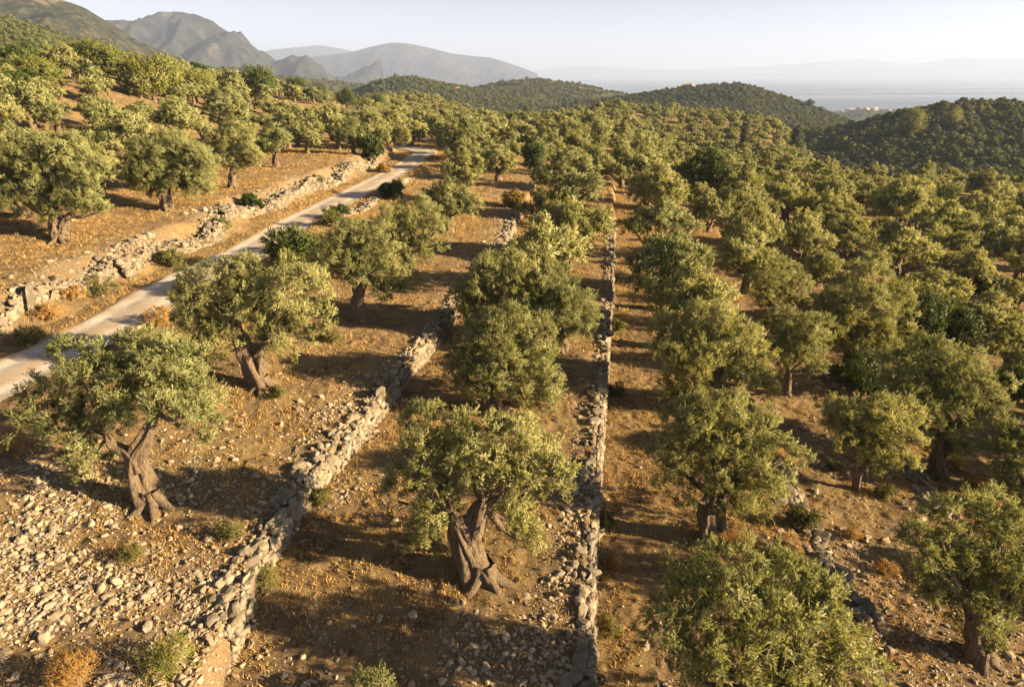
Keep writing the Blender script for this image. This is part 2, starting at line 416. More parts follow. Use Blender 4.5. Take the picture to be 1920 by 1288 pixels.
# ------------------------------------------------------------------ far hills and mountains
HILLS = {}
def hill(name, crest, D, front, back, zb, mat, seed, amp, nscale, sharp=1.1, nu=120, nv=60, rug=0.0, crag=None, D2=None):
    c = np.array(crest, float); us = np.linspace(c[0, 0], c[-1, 0], nu); vs = np.interp(us, c[:, 0], c[:, 1])
    k = np.ones(5) / 5; vs = np.convolve(np.pad(vs, 2, 'edge'), k, 'valid')
    rx = (us - 960) / F; dy = -(vs - 644) / F; ry = cp + dy * sp; rz = -sp + dy * cp
    hyp = np.hypot(rx, ry); Du = np.linspace(D, D2 or D, nu)
    zc = CAMZ + Du * rz / hyp
    ws = np.concatenate([np.linspace(-1, 0, int(nv * .7), endpoint=False), np.linspace(0, 1, nv - int(nv * .7))])
    W = ws[:, None]; r = Du[None, :] + np.where(W < 0, W * front, W * back)
    X = r * (rx / hyp)[None, :]; Y = r * (ry / hyp)[None, :]
    p = (1 - np.abs(W)) ** sharp; p = np.where(np.abs(W) < .25, p * (1 - .35 * (1 - np.abs(W) / .25) ** 2) + .35 * (1 - np.abs(W) / .25) ** 2 * 1, p)
    base = np.minimum(zb, zc - 1)[None, :]
    n = fbm(X / nscale, Y / nscale, 5, seed) - .5
    rg = ridged(X / nscale * .8, Y / nscale * .8 * .45, 5, seed + 9)
    env = np.clip(np.abs(W) * 2.3, .06, 1) * (p * .8 + .2)
    Z = base + (zc[None, :] - base) * p + amp * env * (n * 1.4 + rug * (rg - .55) * 2 + rug * .55 * (ridged(X / nscale * 3.1, Y / nscale * 1.6, 4, seed + 4) - .55))
    tint = np.clip(rg * .8 - .30 + (crag(us[None, :] + 0 * X, W + 0 * X) if crag else 0), 0, 1)
    o = obj(name, mesh(name, np.stack([X, Y, Z], -1).reshape(-1, 3), gridfaces(len(ws), nu), mat, tint.ravel(), smooth=True))
    tag(o, kind='structure')
    HILLS[seed] = (X, Y, Z, us, ws)
    return o
MH = hill_mat('scrub_hill', .012, (.055, .062, .02), (.13, .09, .04), (.34, .20, .11), .0)
MM = hill_mat('mountain_side', .010, (.030, .036, .022), (.075, .062, .042), (.21, .175, .14), .25)
MF = hill_mat('far_mountain', .0022, (.026, .030, .034), (.050, .048, .046), (.17, .15, .135), .1)
MI = hill_mat('distant_land', .0008, (.06, .07, .05), (.09, .085, .06), (.2, .18, .15), .1)
# far shores and islands
hill('mountain', [(1000, 133), (1060, 127), (1100, 123), (1180, 130), (1300, 132), (1400, 126), (1500, 121), (1580, 113), (1620, 111), (1690, 121), (1740, 118), (1800, 107), (1860, 112), (1920, 110), (2100, 104), (2200, 120), (2300, 134)], 27000, 3000, 3000, SEA - 5, MI, 101, 60, 2500, 1.0, 160, 20)
hill('mountain', [(440, 140), (500, 95), (550, 90), (600, 85), (640, 92), (680, 100), (760, 120), (860, 140)], 13000, 2000, 2000, SEA - 5, MF, 102, 120, 1200, 1.0, 80, 24, .6)
hill('mountain', [(400, 150), (470, 125), (540, 112), (600, 106), (660, 98), (700, 87), (740, 81), (770, 84), (810, 92), (850, 102), (880, 105), (920, 109), (950, 118), (975, 125), (1000, 135), (1008, 140)], 9000, 1900, 2000, SEA - 5, MF, 103, 280, 1000, .9, 200, 60, .9, lambda u, w: .12 * (w < -.8))
hill('mountain', [(60, 60), (140, 52), (200, 48), (240, 47), (300, 40), (325, 44), (360, 46), (400, 55), (440, 76), (480, 97), (520, 117), (570, 136), (640, 152), (720, 160)], 4600, 1500, 1500, SEA + 20, MF, 104, 235, 520, 1.0, 220, 90, 1.1, lambda u, w: .16 * np.exp(-((u - 400) / 75) ** 2 - ((w + .45) / .2) ** 2) + .15 * np.exp(-((u - 310) / 30) ** 2 - ((w + .25) / .2) ** 2))
hill('mountain', [(-190, -60), (-100, -40), (0, -8), (60, -14), (100, -4), (160, 18), (210, 48), (250, 72), (290, 92), (330, 108), (400, 128), (480, 145)], 1900, 900, 700, -60, MM, 105, 75, 210, 1.0, 240, 120, 1.1, lambda u, w: .28 * np.exp(-((u - 55 - 140 * (w + .35)) / 45) ** 2) + .3 * np.exp(-((u - 250) / 25) ** 2 - ((w + .3) / .2) ** 2))
hill('hill', [(-500, -40), (-200, 5), (0, 30), (60, 48), (110, 66), (150, 84), (190, 98), (260, 112), (360, 130), (500, 150)], 620, 330, 250, -25, MH, 106, 14, 80, 1.1, 120, 70, .3)
hill('hill', [(480, 160), (520, 143), (560, 145), (620, 152), (680, 160), (760, 172)], 1700, 500, 500, -110, MH, 107, 12, 150, 1.1, 60, 30, .2)
hill('hill', [(640, 185), (680, 163), (705, 151), (730, 146), (765, 146), (800, 152), (840, 160), (880, 166), (930, 176), (1000, 190)], 1000, 330, 300, -45, MH, 108, 9, 90, 1.1, 90, 50, .3)
hill('hill', [(840, 186), (880, 166), (920, 160), (960, 153), (1010, 149), (1040, 152), (1100, 162), (1150, 174), (1200, 184), (1260, 196)], 1350, 420, 350, -75, MH, 109, 9, 110, 1.1, 90, 50, .3)
hill('hill', [(1020, 205), (1080, 194), (1160, 184), (1220, 174), (1280, 165), (1330, 161), (1372, 159), (1400, 161), (1440, 174), (1500, 192), (1560, 214), (1610, 236), (1680, 256)], 880, 330, 300, -62, MH, 110, 8, 90, 1.15, 120, 60, .3)
hill('hill', [(1500, 232), (1560, 213), (1620, 207), (1680, 208), (1740, 212), (1820, 216), (1960, 216), (2200, 222)], 2300, 420, 300, -142, MH, 111, 5, 150, 1.0, 80, 30, .1)
hill('hill', [(1380, 306), (1440, 276), (1510, 256), (1580, 245), (1640, 231), (1700, 214), (1760, 203), (1820, 198), (1880, 200), (1940, 199), (2050, 203), (2300, 216)], 470, 190, 200, -36, MH, 112, 7, 60, 1.1, 120, 60, .3)

# ------------------------------------------------------------------ stones
def icosphere(sub):
    t = (1 + 5 ** .5) / 2
    V = [(-1, t, 0), (1, t, 0), (-1, -t, 0), (1, -t, 0), (0, -1, t), (0, 1, t), (0, -1, -t), (0, 1, -t), (t, 0, -1), (t, 0, 1), (-t, 0, -1), (-t, 0, 1)]
    Fc = [(0, 11, 5), (0, 5, 1), (0, 1, 7), (0, 7, 10), (0, 10, 11), (1, 5, 9), (5, 11, 4), (11, 10, 2), (10, 7, 6), (7, 1, 8), (3, 9, 4), (3, 4, 2), (3, 2, 6), (3, 6, 8), (3, 8, 9), (4, 9, 5), (2, 4, 11), (6, 2, 10), (8, 6, 7), (9, 8, 1)]
    V = [np.array(v) / np.linalg.norm(v) for v in V]
    for _ in range(sub):
        cache = {}; nf = []
        def mid(a, b):
            k = (min(a, b), max(a, b))
            if k not in cache:
                q = V[a] + V[b]; V.append(q / np.linalg.norm(q)); cache[k] = len(V) - 1
            return cache[k]
        for a, b, c in Fc:
            x, y, z = mid(a, b), mid(b, c), mid(c, a); nf += [(a, x, z), (b, y, x), (c, z, y), (x, y, z)]
        Fc = nf
    return np.array(V), np.array(Fc)
ICO = {k: icosphere(k) for k in (0, 1, 2)}
def rotmats(rng, n, tilt=None):
    if tilt is None:
        q = rng.normal(size=(n, 4)); q /= np.linalg.norm(q, axis=1, keepdims=True)
        a, b, c, d = q.T
        return np.stack([1 - 2 * (c * c + d * d), 2 * (b * c - a * d), 2 * (b * d + a * c), 2 * (b * c + a * d), 1 - 2 * (b * b + d * d), 2 * (c * d - a * b), 2 * (b * d - a * c), 2 * (c * d + a * b), 1 - 2 * (b * b + c * c)], 1).reshape(n, 3, 3)
    az = rng.uniform(0, 2 * np.pi, n); t1 = rng.normal(0, tilt, n); t2 = rng.normal(0, tilt, n)
    c, s = np.cos(az), np.sin(az); Z = np.zeros(n); O = np.ones(n)
    A = np.stack([c, -s, Z, s, c, Z, Z, Z, O], 1).reshape(n, 3, 3)
    B = np.stack([O, Z, Z, Z, np.cos(t1), -np.sin(t1), Z, np.sin(t1), np.cos(t1)], 1).reshape(n, 3, 3)
    D = np.stack([np.cos(t2), Z, np.sin(t2), Z, O, Z, -np.sin(t2), Z, np.cos(t2)], 1).reshape(n, 3, 3)
    return D @ B @ A
def stones(P, S, sub, seed, tilt=.25, rotz=None, nvar=10, box=.7):
    """many deformed stones as arrays; P centres (n,3), S half sizes (n,3)."""
    rng = np.random.default_rng(seed); V0, F0 = ICO[sub]; n = len(P)
    vars_ = []
    for k in range(nvar):
        v = np.sign(V0) * np.abs(V0) ** box; v = v / np.abs(v).max(0)
        v = v * (1 + .5 * (noise(V0[:, 0] * 1.6 + 9 * k, V0[:, 1] * 1.6, k + seed, V0[:, 2] * 1.6) - .5))[:, None]
        for _ in range(3):                                   # flat chips struck off
            d = unit(rng.normal(size=3)); h = rng.uniform(.55, .8); q = v @ d; v = v - np.clip(q - h, 0, None)[:, None] * d
        vars_.append(v)
    vv = np.stack(vars_)[rng.integers(0, nvar, n)]
    Rm = rotmats(rng, n, tilt) if rotz is None else None
    vv = vv * S[:, None, :]
    if rotz is not None:
        c, s = np.cos(rotz), np.sin(rotz); Z = np.zeros(n); O = np.ones(n)
        A = np.stack([c, -s, Z, s, c, Z, Z, Z, O], 1).reshape(n, 3, 3)
        ax = rng.normal(0, tilt, (n, 3)); K = np.zeros((n, 3, 3)); K[:, 0, 1] = -ax[:, 2]; K[:, 0, 2] = ax[:, 1]; K[:, 1, 0] = ax[:, 2]; K[:, 1, 2] = -ax[:, 0]; K[:, 2, 0] = -ax[:, 1]; K[:, 2, 1] = ax[:, 0]
        Rm = (np.eye(3) + K) @ A
    vv = np.einsum('nij,nkj->nki', Rm, vv) + P[:, None, :]
    nv = len(V0)
    Fc = (F0[None] + (np.arange(n) * nv)[:, None, None]).reshape(-1, 3)
    tint = np.repeat(rng.beta(2, 2, n), nv)
    return vv.reshape(-1, 3), Fc, tint

def wall(label, P, z0f, height, width, side, seed, ssize=.16, sub=1, group=None, tumble=.3):
    """dry stone wall along polyline P (n,2): face stones on the side given (+1 right) and a loose top."""
    rng = np.random.default_rng(seed); P = np.asarray(P, float)
    seg = np.hypot(*np.diff(P, axis=0).T); L = np.concatenate([[0], np.cumsum(seg)])
    at = lambda s: np.stack([np.interp(s, L, P[:, 0]), np.interp(s, L, P[:, 1])], -1)
    pos, siz, rot = [], [], []
    step = ssize * 1.75
    s = 0.
    while s < L[-1]:
        p = at(s); q = at(min(s + .3, L[-1])) - at(max(s - .3, 0)); q /= np.hypot(*q) + 1e-9
        nrm = np.array([q[1], -q[0]]) * side; ang = math.atan2(q[1], q[0])
        hh = height * (.62 + .75 * float(noise(s * .45, seed, 7)) * (1 - tumble) + tumble * (float(noise(s * 1.3, seed, 8)) - .4))
        zlow = tz(*(p + nrm * (width * .5 + .42))); zup = tz(*(p - nrm * (width * .5 + .2))); ztop = max(zlow + .15, min(zlow + hh, zup + .20 * (float(noise(s * .8, seed, 9)) - .35)))
        k = 0; z = zlow + ssize * .3
        while z < ztop:
            g_ = math.exp(rng.normal(0, .38)); a = ssize * rng.uniform(.7, 1.4) * g_; h_ = ssize * rng.uniform(.5, .9) * g_
            pp = p + q * rng.uniform(-.5, .5) * step * .7 + nrm * (width * .5 + .12 - .25 * (z - zlow) * .6 + rng.uniform(-.05, .05))
            pos.append((*pp, z)); siz.append((a, ssize * rng.uniform(.7, 1.1), h_)); rot.append(ang + rng.normal(0, .25)); z += h_ * 1.5
        m = max(2, int(width / (ssize * 1.35)))
        for j in range(m + 1):
            off = width * .5 + .1 - (j + rng.uniform(0, .6)) * (width + .1) / m
            pp = p + q * rng.uniform(-.5, .5) * step + nrm * off
            if j == m and rng.random() < .5: continue
            a = ssize * rng.uniform(.55, 1.3) * math.exp(rng.normal(0, .38))
            pos.append((*pp, max(tz(*pp) + .04, ztop - .03 - .3 * max(0, -off) + rng.uniform(-.06, .07)))); siz.append((a, a * rng.uniform(.6, 1), a * rng.uniform(.4, .8))); rot.append(ang + rng.normal(0, .6))
        s += step * rng.uniform(.75, 1.1)
    V, Fc, ti = stones(np.array(pos), np.array(siz), sub, seed, .16, np.array(rot))
    o = obj('stone_wall', None or mesh('stone_wall', V, Fc, M_STONE, ti))
    return tag(o, label, 'stone wall', group)

GW = 'dry stone terrace walls'
def seg(W, ya, yb, n=60):
    y = np.linspace(ya, yb, n); return np.stack([lx(W, y, .05, .12), y], -1)
wall('long winding pale dry stone wall beside the leftmost foreground olive trees', seg(WA, 13.3, 66, 120), None, 1.0, .5, 1, 11, .12, 1, GW)
wall('long straight narrow dry stone wall running up the middle of the grove', seg(WB, 10.5, 68, 120), None, 1.1, .38, 1, 12, .115, 1, GW)
wall('short grey stone wall emerging behind the large foreground olive at lower right', seg(WC, 15.5, 24, 40), None, .9, .6, 1, 13, .14, 1, GW)
wall('low broken stone wall beside the small thin-trunked olive', seg(WD, 22, 37, 40), None, .7, .6, 1, 14, .12, 1, GW)
yb = np.linspace(22, 42, 44); wall('pale roadside stone wall at the left edge, above the near bend of the track', np.stack([xR(yb) - 4.9 + .3 * np.sin(yb * .7), yb], -1), None, 1.1, .9, 1, 15, .14, 1, GW, .35)
yb = np.linspace(41.5, 65, 56); wall('tumbled roadside stone bank below the second olive of the upper field', np.stack([xR(yb) - 4.8 + .4 * np.sin(yb * .5 + 1), yb], -1), None, 1.15, 1.3, 1, 16, .15, 1, GW, .5)
yb = np.linspace(64.5, 100, 50); wall('far roadside stone bank ending by the round dark bush at the bend', np.stack([xR(yb) - 4.6 + .4 * np.sin(yb * .4 + 2), yb], -1), None, 1.15, 1.1, 1, 17, .17, 1, GW, .4)
yb = np.linspace(57, 84, 50); wall('low stone wall on the downhill side of the track', np.stack([xR(yb) + 3.3 + .3 * np.sin(yb * .6), yb], -1), None, .8, .9, 1, 18, .15, 1, GW, .5)

def scatter_pts(rng, n, x0, x1, y0, y1, dens):
    x = rng.uniform(x0, x1, n); y = rng.uniform(y0, y1, n)
    u, v, d = proj(x, y, terrain(x, y)); k = (rng.random(n) < dens(x, y)) & (d > 1) & (u > -60) & (u < 1980) & (v < 1340) & (v > 100)
    return x[k], y[k]
rng = np.random.default_rng(5)
sd = lambda x, y: np.clip(stony(x, y) ** 1.7 + .012, 0, 1) * (np.abs(x - xR(y)) > 1.6)
X1, Y1 = scatter_pts(rng, 130000, -17, 22, 9, 30, sd); X2, Y2 = scatter_pts(rng, 26000, -34, 22, 30, 75, sd)
SX, SY = np.concatenate([X1, X2]), np.concatenate([Y1, Y2]); n = len(SX)
sz = np.clip(.022 * np.exp(rng.normal(0, .75, n)) + .012, .016, .15); sz = np.where(SY > 30, sz * 1.5, sz)
SS = np.stack([sz * rng.uniform(.8, 1.4, n), sz * rng.uniform(.6, 1, n), sz * rng.uniform(.35, .75, n)], -1)
PP = np.stack([SX, SY, terrain(SX, SY) + SS[:, 2] * .12], -1)
bigm = sz > .06
Va, Fa, ta = stones(PP[bigm], SS[bigm], 1, 21, .3); Vb, Fb, tb = stones(PP[~bigm], SS[~bigm], 0, 22, .4, box=.7)
tag(obj('loose_stones', mesh('loose_stones', np.concatenate([Va, Vb]), np.concatenate([Fa, Fb + len(Va)]), M_RUBBLE, np.concatenate([ta, tb]) * .8 + .2)),
    'pale loose stones strewn over the terraces', 'stones', kind='stuff')

# ------------------------------------------------------------------ dry grass
def blades(x, y, L, seed, nb, spread, mat, name, lean=.6):
    rng = np.random.default_rng(seed); n = len(x)
    X = np.repeat(x, nb) + rng.normal(0, 1, n * nb) * np.repeat(spread, nb); Y = np.repeat(y, nb) + rng.normal(0, 1, n * nb) * np.repeat(spread, nb)
    Z = terrain(X, Y) - .01; Lb = np.repeat(L, nb) * rng.uniform(.5, 1.2, n * nb)
    d = unit(np.stack([rng.normal(0, lean, n * nb), rng.normal(0, lean, n * nb), np.ones(n * nb)], -1))
    s = unit(np.cross(d, rng.normal(size=(n * nb, 3)))) * (Lb * .07 + .006)[:, None]
    P = np.stack([X, Y, Z], -1)
    V = np.stack([P - s, P + s, P + d * Lb[:, None]], 1).reshape(-1, 3)
    t = np.repeat(np.clip(np.repeat(rng.beta(2, 2, n), nb) * .7 + .3 * rng.random(n * nb), 0, 1), 3)
    return V, np.arange(len(V)).reshape(-1, 3), t
def gd(x, y):
    a, b, r_ = xA(y), xB(y), xR(y); nse = fbm(x * .45, y * .45, 3, 55)
    d = .25 + .9 * sstep((nse - .42) / .2)
    d = d * (1 - .75 * stony(x, y)) + .8 * np.exp(-((x - b - .8) / .6) ** 2) + .5 * np.exp(-((x - a - .7) / .5) ** 2)
    d = d + .9 * np.exp(-((np.abs(x - r_) - 2.3) / .5) ** 2)
    return np.clip(d, 0, 1) * (np.abs(x - r_) > 1.65)
X1, Y1 = scatter_pts(rng, 26000, -17, 22, 9, 30, gd); X2, Y2 = scatter_pts(rng, 26000, -36, 22, 30, 75, gd); X3, Y3 = scatter_pts(rng, 14000, -36, 26, 60, 120, gd)
V1, F1, t1 = blades(X1, Y1, rng.uniform(.05, .17, len(X1)), 61, 9, np.full(len(X1), .07), M_GRASS, '')
V2, F2, t2 = blades(X2, Y2, rng.uniform(.08, .26, len(X2)), 62, 7, np.full(len(X2), .12), M_GRASS, '')
V3, F3, t3 = blades(X3, Y3, rng.uniform(.15, .4, len(X3)), 63, 6, np.full(len(X3), .2), M_GRASS, '')
tag(obj('dry_grass', mesh('dry_grass', np.concatenate([V1, V2, V3]), np.concatenate([F1, F2 + len(V1), F3 + len(V1) + len(V2)]), M_GRASS, np.concatenate([t1, t2, t3]))),
    'straw coloured dry grass on the terraces and along the track', 'grass', kind='stuff')

# ------------------------------------------------------------------ trees: foliage and trunks
def foliage(lobes, seed, dens=7.0, nspr=9, nleaf=9, ll=.10, lw=.03, tuft=.42, fill=.25, up=.85, sub=11):
    """lobes (n,4) centre and radius -> leaf quads. Lobe > upright tufts > sprigs > leaves."""
    rng = np.random.default_rng(seed); lobes = np.asarray(lobes, float)
    B, D, TL, CN = [], [], [], []; big = lobes[:, :3]
    if sub:                                                   # each lobe breaks up into billows
        bl = []
        for x, y, z, r in lobes:
            m = int(sub * r ** 1.2) + 4; d = unit(rng.normal(size=(m, 3)) + (0, 0, .35)); q = r * rng.uniform(.28, .46, m)
            c = np.array([x, y, z]) + d * (1, 1, .92) * (r * rng.uniform(.55, .98, m))[:, None]
            k = np.ones(m, bool)
            for a, b, e, f in lobes: k &= ~((np.linalg.norm(c - (a, b, e), axis=1) < f * .45) & (f != r))
            bl.append(np.concatenate([c, q[:, None]], 1)[k])
        lobes = np.concatenate(bl)
    for i, (x, y, z, r) in enumerate(lobes):
        n = max(4, int(dens * 4 * np.pi * r * r))
        d = unit(rng.normal(size=(n, 3))); d = d[d[:, 2] > -.75 + .4 * rng.random(len(d))]
        w_ = 1 + .5 * (noise(d[:, 0] * 2.1 + i * 5, d[:, 1] * 2.1, seed, d[:, 2] * 2.1) - .5)
        p = np.array([x, y, z]) + d * np.array([1, 1, .9]) * (r * .72 * w_)[:, None] * (1 - .3 * rng.random(len(d))[:, None] ** 2.5)
        ok = np.ones(len(p), bool)
        for j, (a, b, c, q) in enumerate(lobes):
            if j != i: ok &= np.linalg.norm(p - (a, b, c), axis=1) > q * .7
        p, d = p[ok], d[ok]
        B.append(p); D.append(unit(d * .8 + np.array([0, 0, up]) * np.clip(d[:, 2:] + .75, 0, 1) + rng.normal(0, .22, p.shape))); TL.append(np.full(len(p), tuft * (.6 + .6 * r))); CN.append(np.tile([x, y, z], (len(p), 1)))
        m = int(n * fill)                                     # loose foliage inside
        if m:
            d2 = unit(rng.normal(size=(m, 3))); B.append(np.array([x, y, z]) + d2 * r * .5 * rng.random((m, 1)) ** .5); D.append(d2); TL.append(np.full(m, tuft)); CN.append(np.tile([x, y, z], (m, 1)))
    B = np.concatenate(B); D = np.concatenate(D); TL = np.concatenate(TL); n = len(B)
    tt = rng.beta(2.2, 2.2, n)
    TL = TL * rng.uniform(.6, 1.25, n)
    sd_ = unit(np.repeat(D, nspr, 0) + rng.normal(0, .33, (n * nspr, 3)))
    sl_ = np.repeat(TL, nspr) * rng.uniform(.6, 1.1, n * nspr)
    sb = np.repeat(B, nspr, 0) + rng.normal(0, .05, (n * nspr, 3))
    N = n * nspr * nleaf
    f = np.tile(np.linspace(.2, 1, nleaf), n * nspr) + rng.uniform(-.06, .06, N)
    bd = np.repeat(sd_, nleaf, 0); P = np.repeat(sb, nleaf, 0) + bd * (np.repeat(sl_, nleaf) * f)[:, None]
    P[:, 2] -= .12 * np.repeat(sl_, nleaf) * f * f * rng.random(N)
    ld = unit(bd * .85 + rng.normal(0, .36, (N, 3)))
    sv_ = unit(np.cross(ld, rng.normal(size=(N, 3))))
    l_ = ll * rng.uniform(.7, 1.25, N)[:, None]; w_ = lw * rng.uniform(.7, 1.2, N)[:, None] * .5
    V = np.stack([P, P + ld * l_ * .45 + sv_ * w_, P + ld * l_, P + ld * l_ * .45 - sv_ * w_], 1).reshape(-1, 3)
    t = np.clip(np.repeat(tt, nspr * nleaf) * .6 + .4 * rng.random(N), 0, 1)
    mc = np.repeat(np.concatenate(CN), nspr * nleaf, 0); ms = unit(unit(P - mc) + .35 * unit(P - big.mean(0)) + (0, 0, .15))
    return V, np.arange(len(V)).reshape(-1, 4), np.repeat(t, 4), np.repeat(ms, 4, 0)

def tube(pts, rad, seed, sides=14, rings=14, lump=.16, twist=1.5):
    pts = np.asarray(pts, float); rad = np.asarray(rad, float)
    k = np.linspace(0, len(pts) - 1, rings); idx = np.arange(len(pts))
    e = np.concatenate([[2 * pts[0] - pts[1]], pts, [2 * pts[-1] - pts[-2]]])
    i = np.minimum(k.astype(int), len(pts) - 2); f = (k - i)[:, None]
    p0, p1, p2, p3 = e[i], e[i + 1], e[i + 2], e[i + 3]
    c = .5 * (2 * p1 + (p2 - p0) * f + (2 * p0 - 5 * p1 + 4 * p2 - p3) * f ** 2 + (3 * p1 - p0 - 3 * p2 + p3) * f ** 3)
    r = np.interp(k, idx, rad)
    t = unit(np.gradient(c, axis=0)); a = np.array([.31, .95, .05]); a = unit(a - t * (t @ a)[:, None]); b = np.cross(t, a)
    th = np.linspace(0, 2 * np.pi, sides, endpoint=False); s = np.linspace(0, 1, rings)[:, None]
    rng = np.random.default_rng(seed); ph = rng.uniform(0, 6.28, 4)
    m = 1 + lump * (np.sin(3 * th + ph[0] + twist * 2 * s) * .55 + np.sin(5 * th + ph[1] - twist * 3 * s) * .5 + np.sin(9 * th + ph[3] + twist * 4 * s) * .28 + np.sin(2 * th + ph[2] + 5 * s) * .5 + (noise(th * 2.2 + seed, s * 9 + 0 * th, seed) - .5) * 1.2)
    rr = r[:, None] * m
    V = c[:, None, :] + a[:, None, :] * (np.cos(th) * rr)[..., None] + b[:, None, :] * (np.sin(th) * rr)[..., None]
    V = np.concatenate([V.reshape(-1, 3), c[-1:] + t[-1] * r[-1] * .4])
    i = np.arange(rings * sides).reshape(rings, sides); j = np.roll(i, -1, 1)
    Fq = np.stack([i[:-1], j[:-1], j[1:], i[1:]], -1).reshape(-1, 4)
    top = np.stack([i[-1], j[-1], np.full(sides, len(V) - 1), np.full(sides, len(V) - 1)], -1)
    tri = np.concatenate([Fq[:, [0, 1, 2]], Fq[:, [0, 2, 3]], top[:, :3]])
    return V, tri
def join(parts):
    V, Fc, o = [], [], 0
    for v, f in parts: V.append(v); Fc.append(f + o); o += len(v)
    return np.concatenate(V), np.concatenate(Fc)

def trunk_parts(limbs, r0, lobes, seed, roots=6, hi=True, fork=None):
    """limbs: list of (points, radii); strands that twist together at the foot; thin limbs to the lobes."""
    rng = np.random.default_rng(seed); out = []
    for q, (p, r) in enumerate(limbs):
        out.append(tube(p, r, seed + q, 30 if hi else 8, 34 if hi else 7, (.33 if r0 > .3 else .2) if hi else .16, 1.8))
        if hi:
            p = np.asarray(p, float); r = np.asarray(r, float)
            for e in range(4):                               # gnarled side strands
                a0 = rng.uniform(0, 6.28); a1 = a0 + rng.choice([-1, 1]) * rng.uniform(1.2, 2.8); an = np.linspace(a0, a1, len(p))
                sp_ = p + np.stack([np.cos(an), np.sin(an), 0 * an], -1) * (r * rng.uniform(.6, .85))[:, None]
                out.append(tube(sp_, r * rng.uniform(.3, .5), seed + 50 + q * 5 + e, 12, 24, .3, 3))
    for k in range(roots):
        a = 6.28 * k / roots + rng.uniform(-.4, .4); L = r0 * rng.uniform(1.5, 2.8); b0 = np.asarray(limbs[0][0][0], float)
        d = np.array([math.cos(a), math.sin(a), 0])
        out.append(tube([b0 + d * r0 * .25 + (0, 0, r0 * 1.3), b0 + d * r0 * .75 + (0, 0, r0 * .5), b0 + d * L + (0, 0, -.05), b0 + d * L * 1.35 + (0, 0, -.16)],
                        [r0 * .42, r0 * .36, r0 * .2, r0 * .07], seed + 90 + k, 10 if hi else 6, 10 if hi else 5, .2))
    tops = [np.asarray(l[0][-1], float) for l in limbs]; rt = [l[1][-1] for l in limbs]
    for k, (x, y, z, r) in enumerate(lobes):
        c = np.array([x, y, z - r * .15]); j = int(np.argmin([np.linalg.norm(c - t) + .8 * max(0, t[2] - z) for t in tops])); t = tops[j]
        m = (c + t) / 2 + rng.normal(0, .14, 3) + (0, 0, -.12); rr = min(rt[j] * .8, .05 + .035 * np.linalg.norm(c - t))
        out.append(tube([t - (0, 0, .1), m, c], [rr, rr * .7, rr * .3], seed + 200 + k, 8 if hi else 5, 8 if hi else 4, .12))
    return join(out)

GO = 'old olive trees of the near terraces'
NEAR = []            # (x, y, radius) of everything already planted
TL = math.tan(R(12))
def hero(label, base, lobes_px, limbs_px, r0, seed, dens=6.3, extra=4, zadd=0.0, group=GO, mat=None, ll=.105, lw=.026):
    """an olive of the near terraces: base pixel on the ground, crown lobes (u, v, r px, metres nearer) and limbs read on an upright plane through it."""
    if len(base) == 3: b = np.array([base[0], base[1], tz(base[0], base[1])])
    else: b, _ = hit(*base)
    rng = np.random.default_rng(seed)
    def pt(u, v):
        r = ray(u, v); t = (b[1] + TL * (CAMZ - b[2])) / (r[1] - TL * r[2])
        return np.array([r[0] * t - b[0], r[1] * t - b[1], CAMZ + r[2] * t - b[2]]), t
    lobes = []
    for q in lobes_px:
        p, t = pt(q[0], q[1]); rm = q[2] * t / F
        off = q[3] if len(q) > 3 else rng.uniform(-.45, .45)
        d = ray(q[0], q[1]); p = p - unit(d) * off
        lobes.append((*p, rm))
    L = np.array(lobes); cen = L[:, :3].mean(0)
    for k in range(extra):                                    # the far side of the crown
        q = L[rng.integers(0, len(L))]; d = np.array([rng.uniform(-.5, .5), rng.uniform(.5, 1.3), rng.uniform(-.5, .1)])
        p = (q[:3] * .75 + cen * .25) + d; lobes.append((p[0], p[1], max(p[2], 1.3), q[3] * .95))
    L = np.array(lobes); L[:, 2] = np.maximum(L[:, 2], L[:, 3] * .7 + .15)
    T = thing('olive_tree', b, label, 'olive tree', group)
    limbs = []
    for l in limbs_px:
        ps = [pt(u, v)[0] for u, v, _ in l]; limbs.append((ps, [r for _, _, r in l]))
    if limbs:
        p0 = limbs[0][0][0]; limbs[0][0][0] = np.array([p0[0], p0[1], -.12])
    V, Fc = trunk_parts(limbs, r0, L[:len(lobes_px)], seed)
    obj('trunk', mesh('trunk', V, Fc, M_BARK, smooth=True), T)
    V, Fc, t, ms = foliage(L, seed, dens, 9, 12, ll, lw, fill=.14)
    obj('crown', mesh('crown', V, Fc, mat or M_OLIVE, t, mass=ms), T)
    NEAR.append((b[0] + cen[0] * .5, b[1] + cen[1] * .5, 3.6))
    return T

hero('old olive at the far left front with hollow twisted trunk and a stub branch', (285, 945),
     [(140, 690, 52), (78, 745, 42), (300, 690, 62), (345, 760, 58), (240, 730, 62), (150, 785, 62), (165, 868, 42), (385, 805, 32), (215, 668, 42), (335, 690, 50), (110, 800, 42), (60, 790, 30)],
     [[(290, 952, .40), (268, 905, .29), (256, 860, .27), (276, 815, .18), (292, 768, .11)], [(262, 885, .24), (245, 852, .2), (215, 838, .13), (200, 815, .07)]], .46, 1001)
hero('gnarled olive with a double twisted trunk beside the track', (492, 728),
     [(390, 548, 52), (465, 535, 48), (560, 548, 52), (590, 600, 38), (545, 635, 42), (380, 620, 48), (350, 585, 36), (470, 590, 52), (420, 520, 32), (535, 512, 32), (430, 655, 30), (590, 565, 36)],
     [[(492, 730, .46), (468, 680, .38), (450, 635, .26), (436, 600, .16)], [(485, 700, .32), (485, 660, .26), (510, 630, .15)]], .5, 1002)
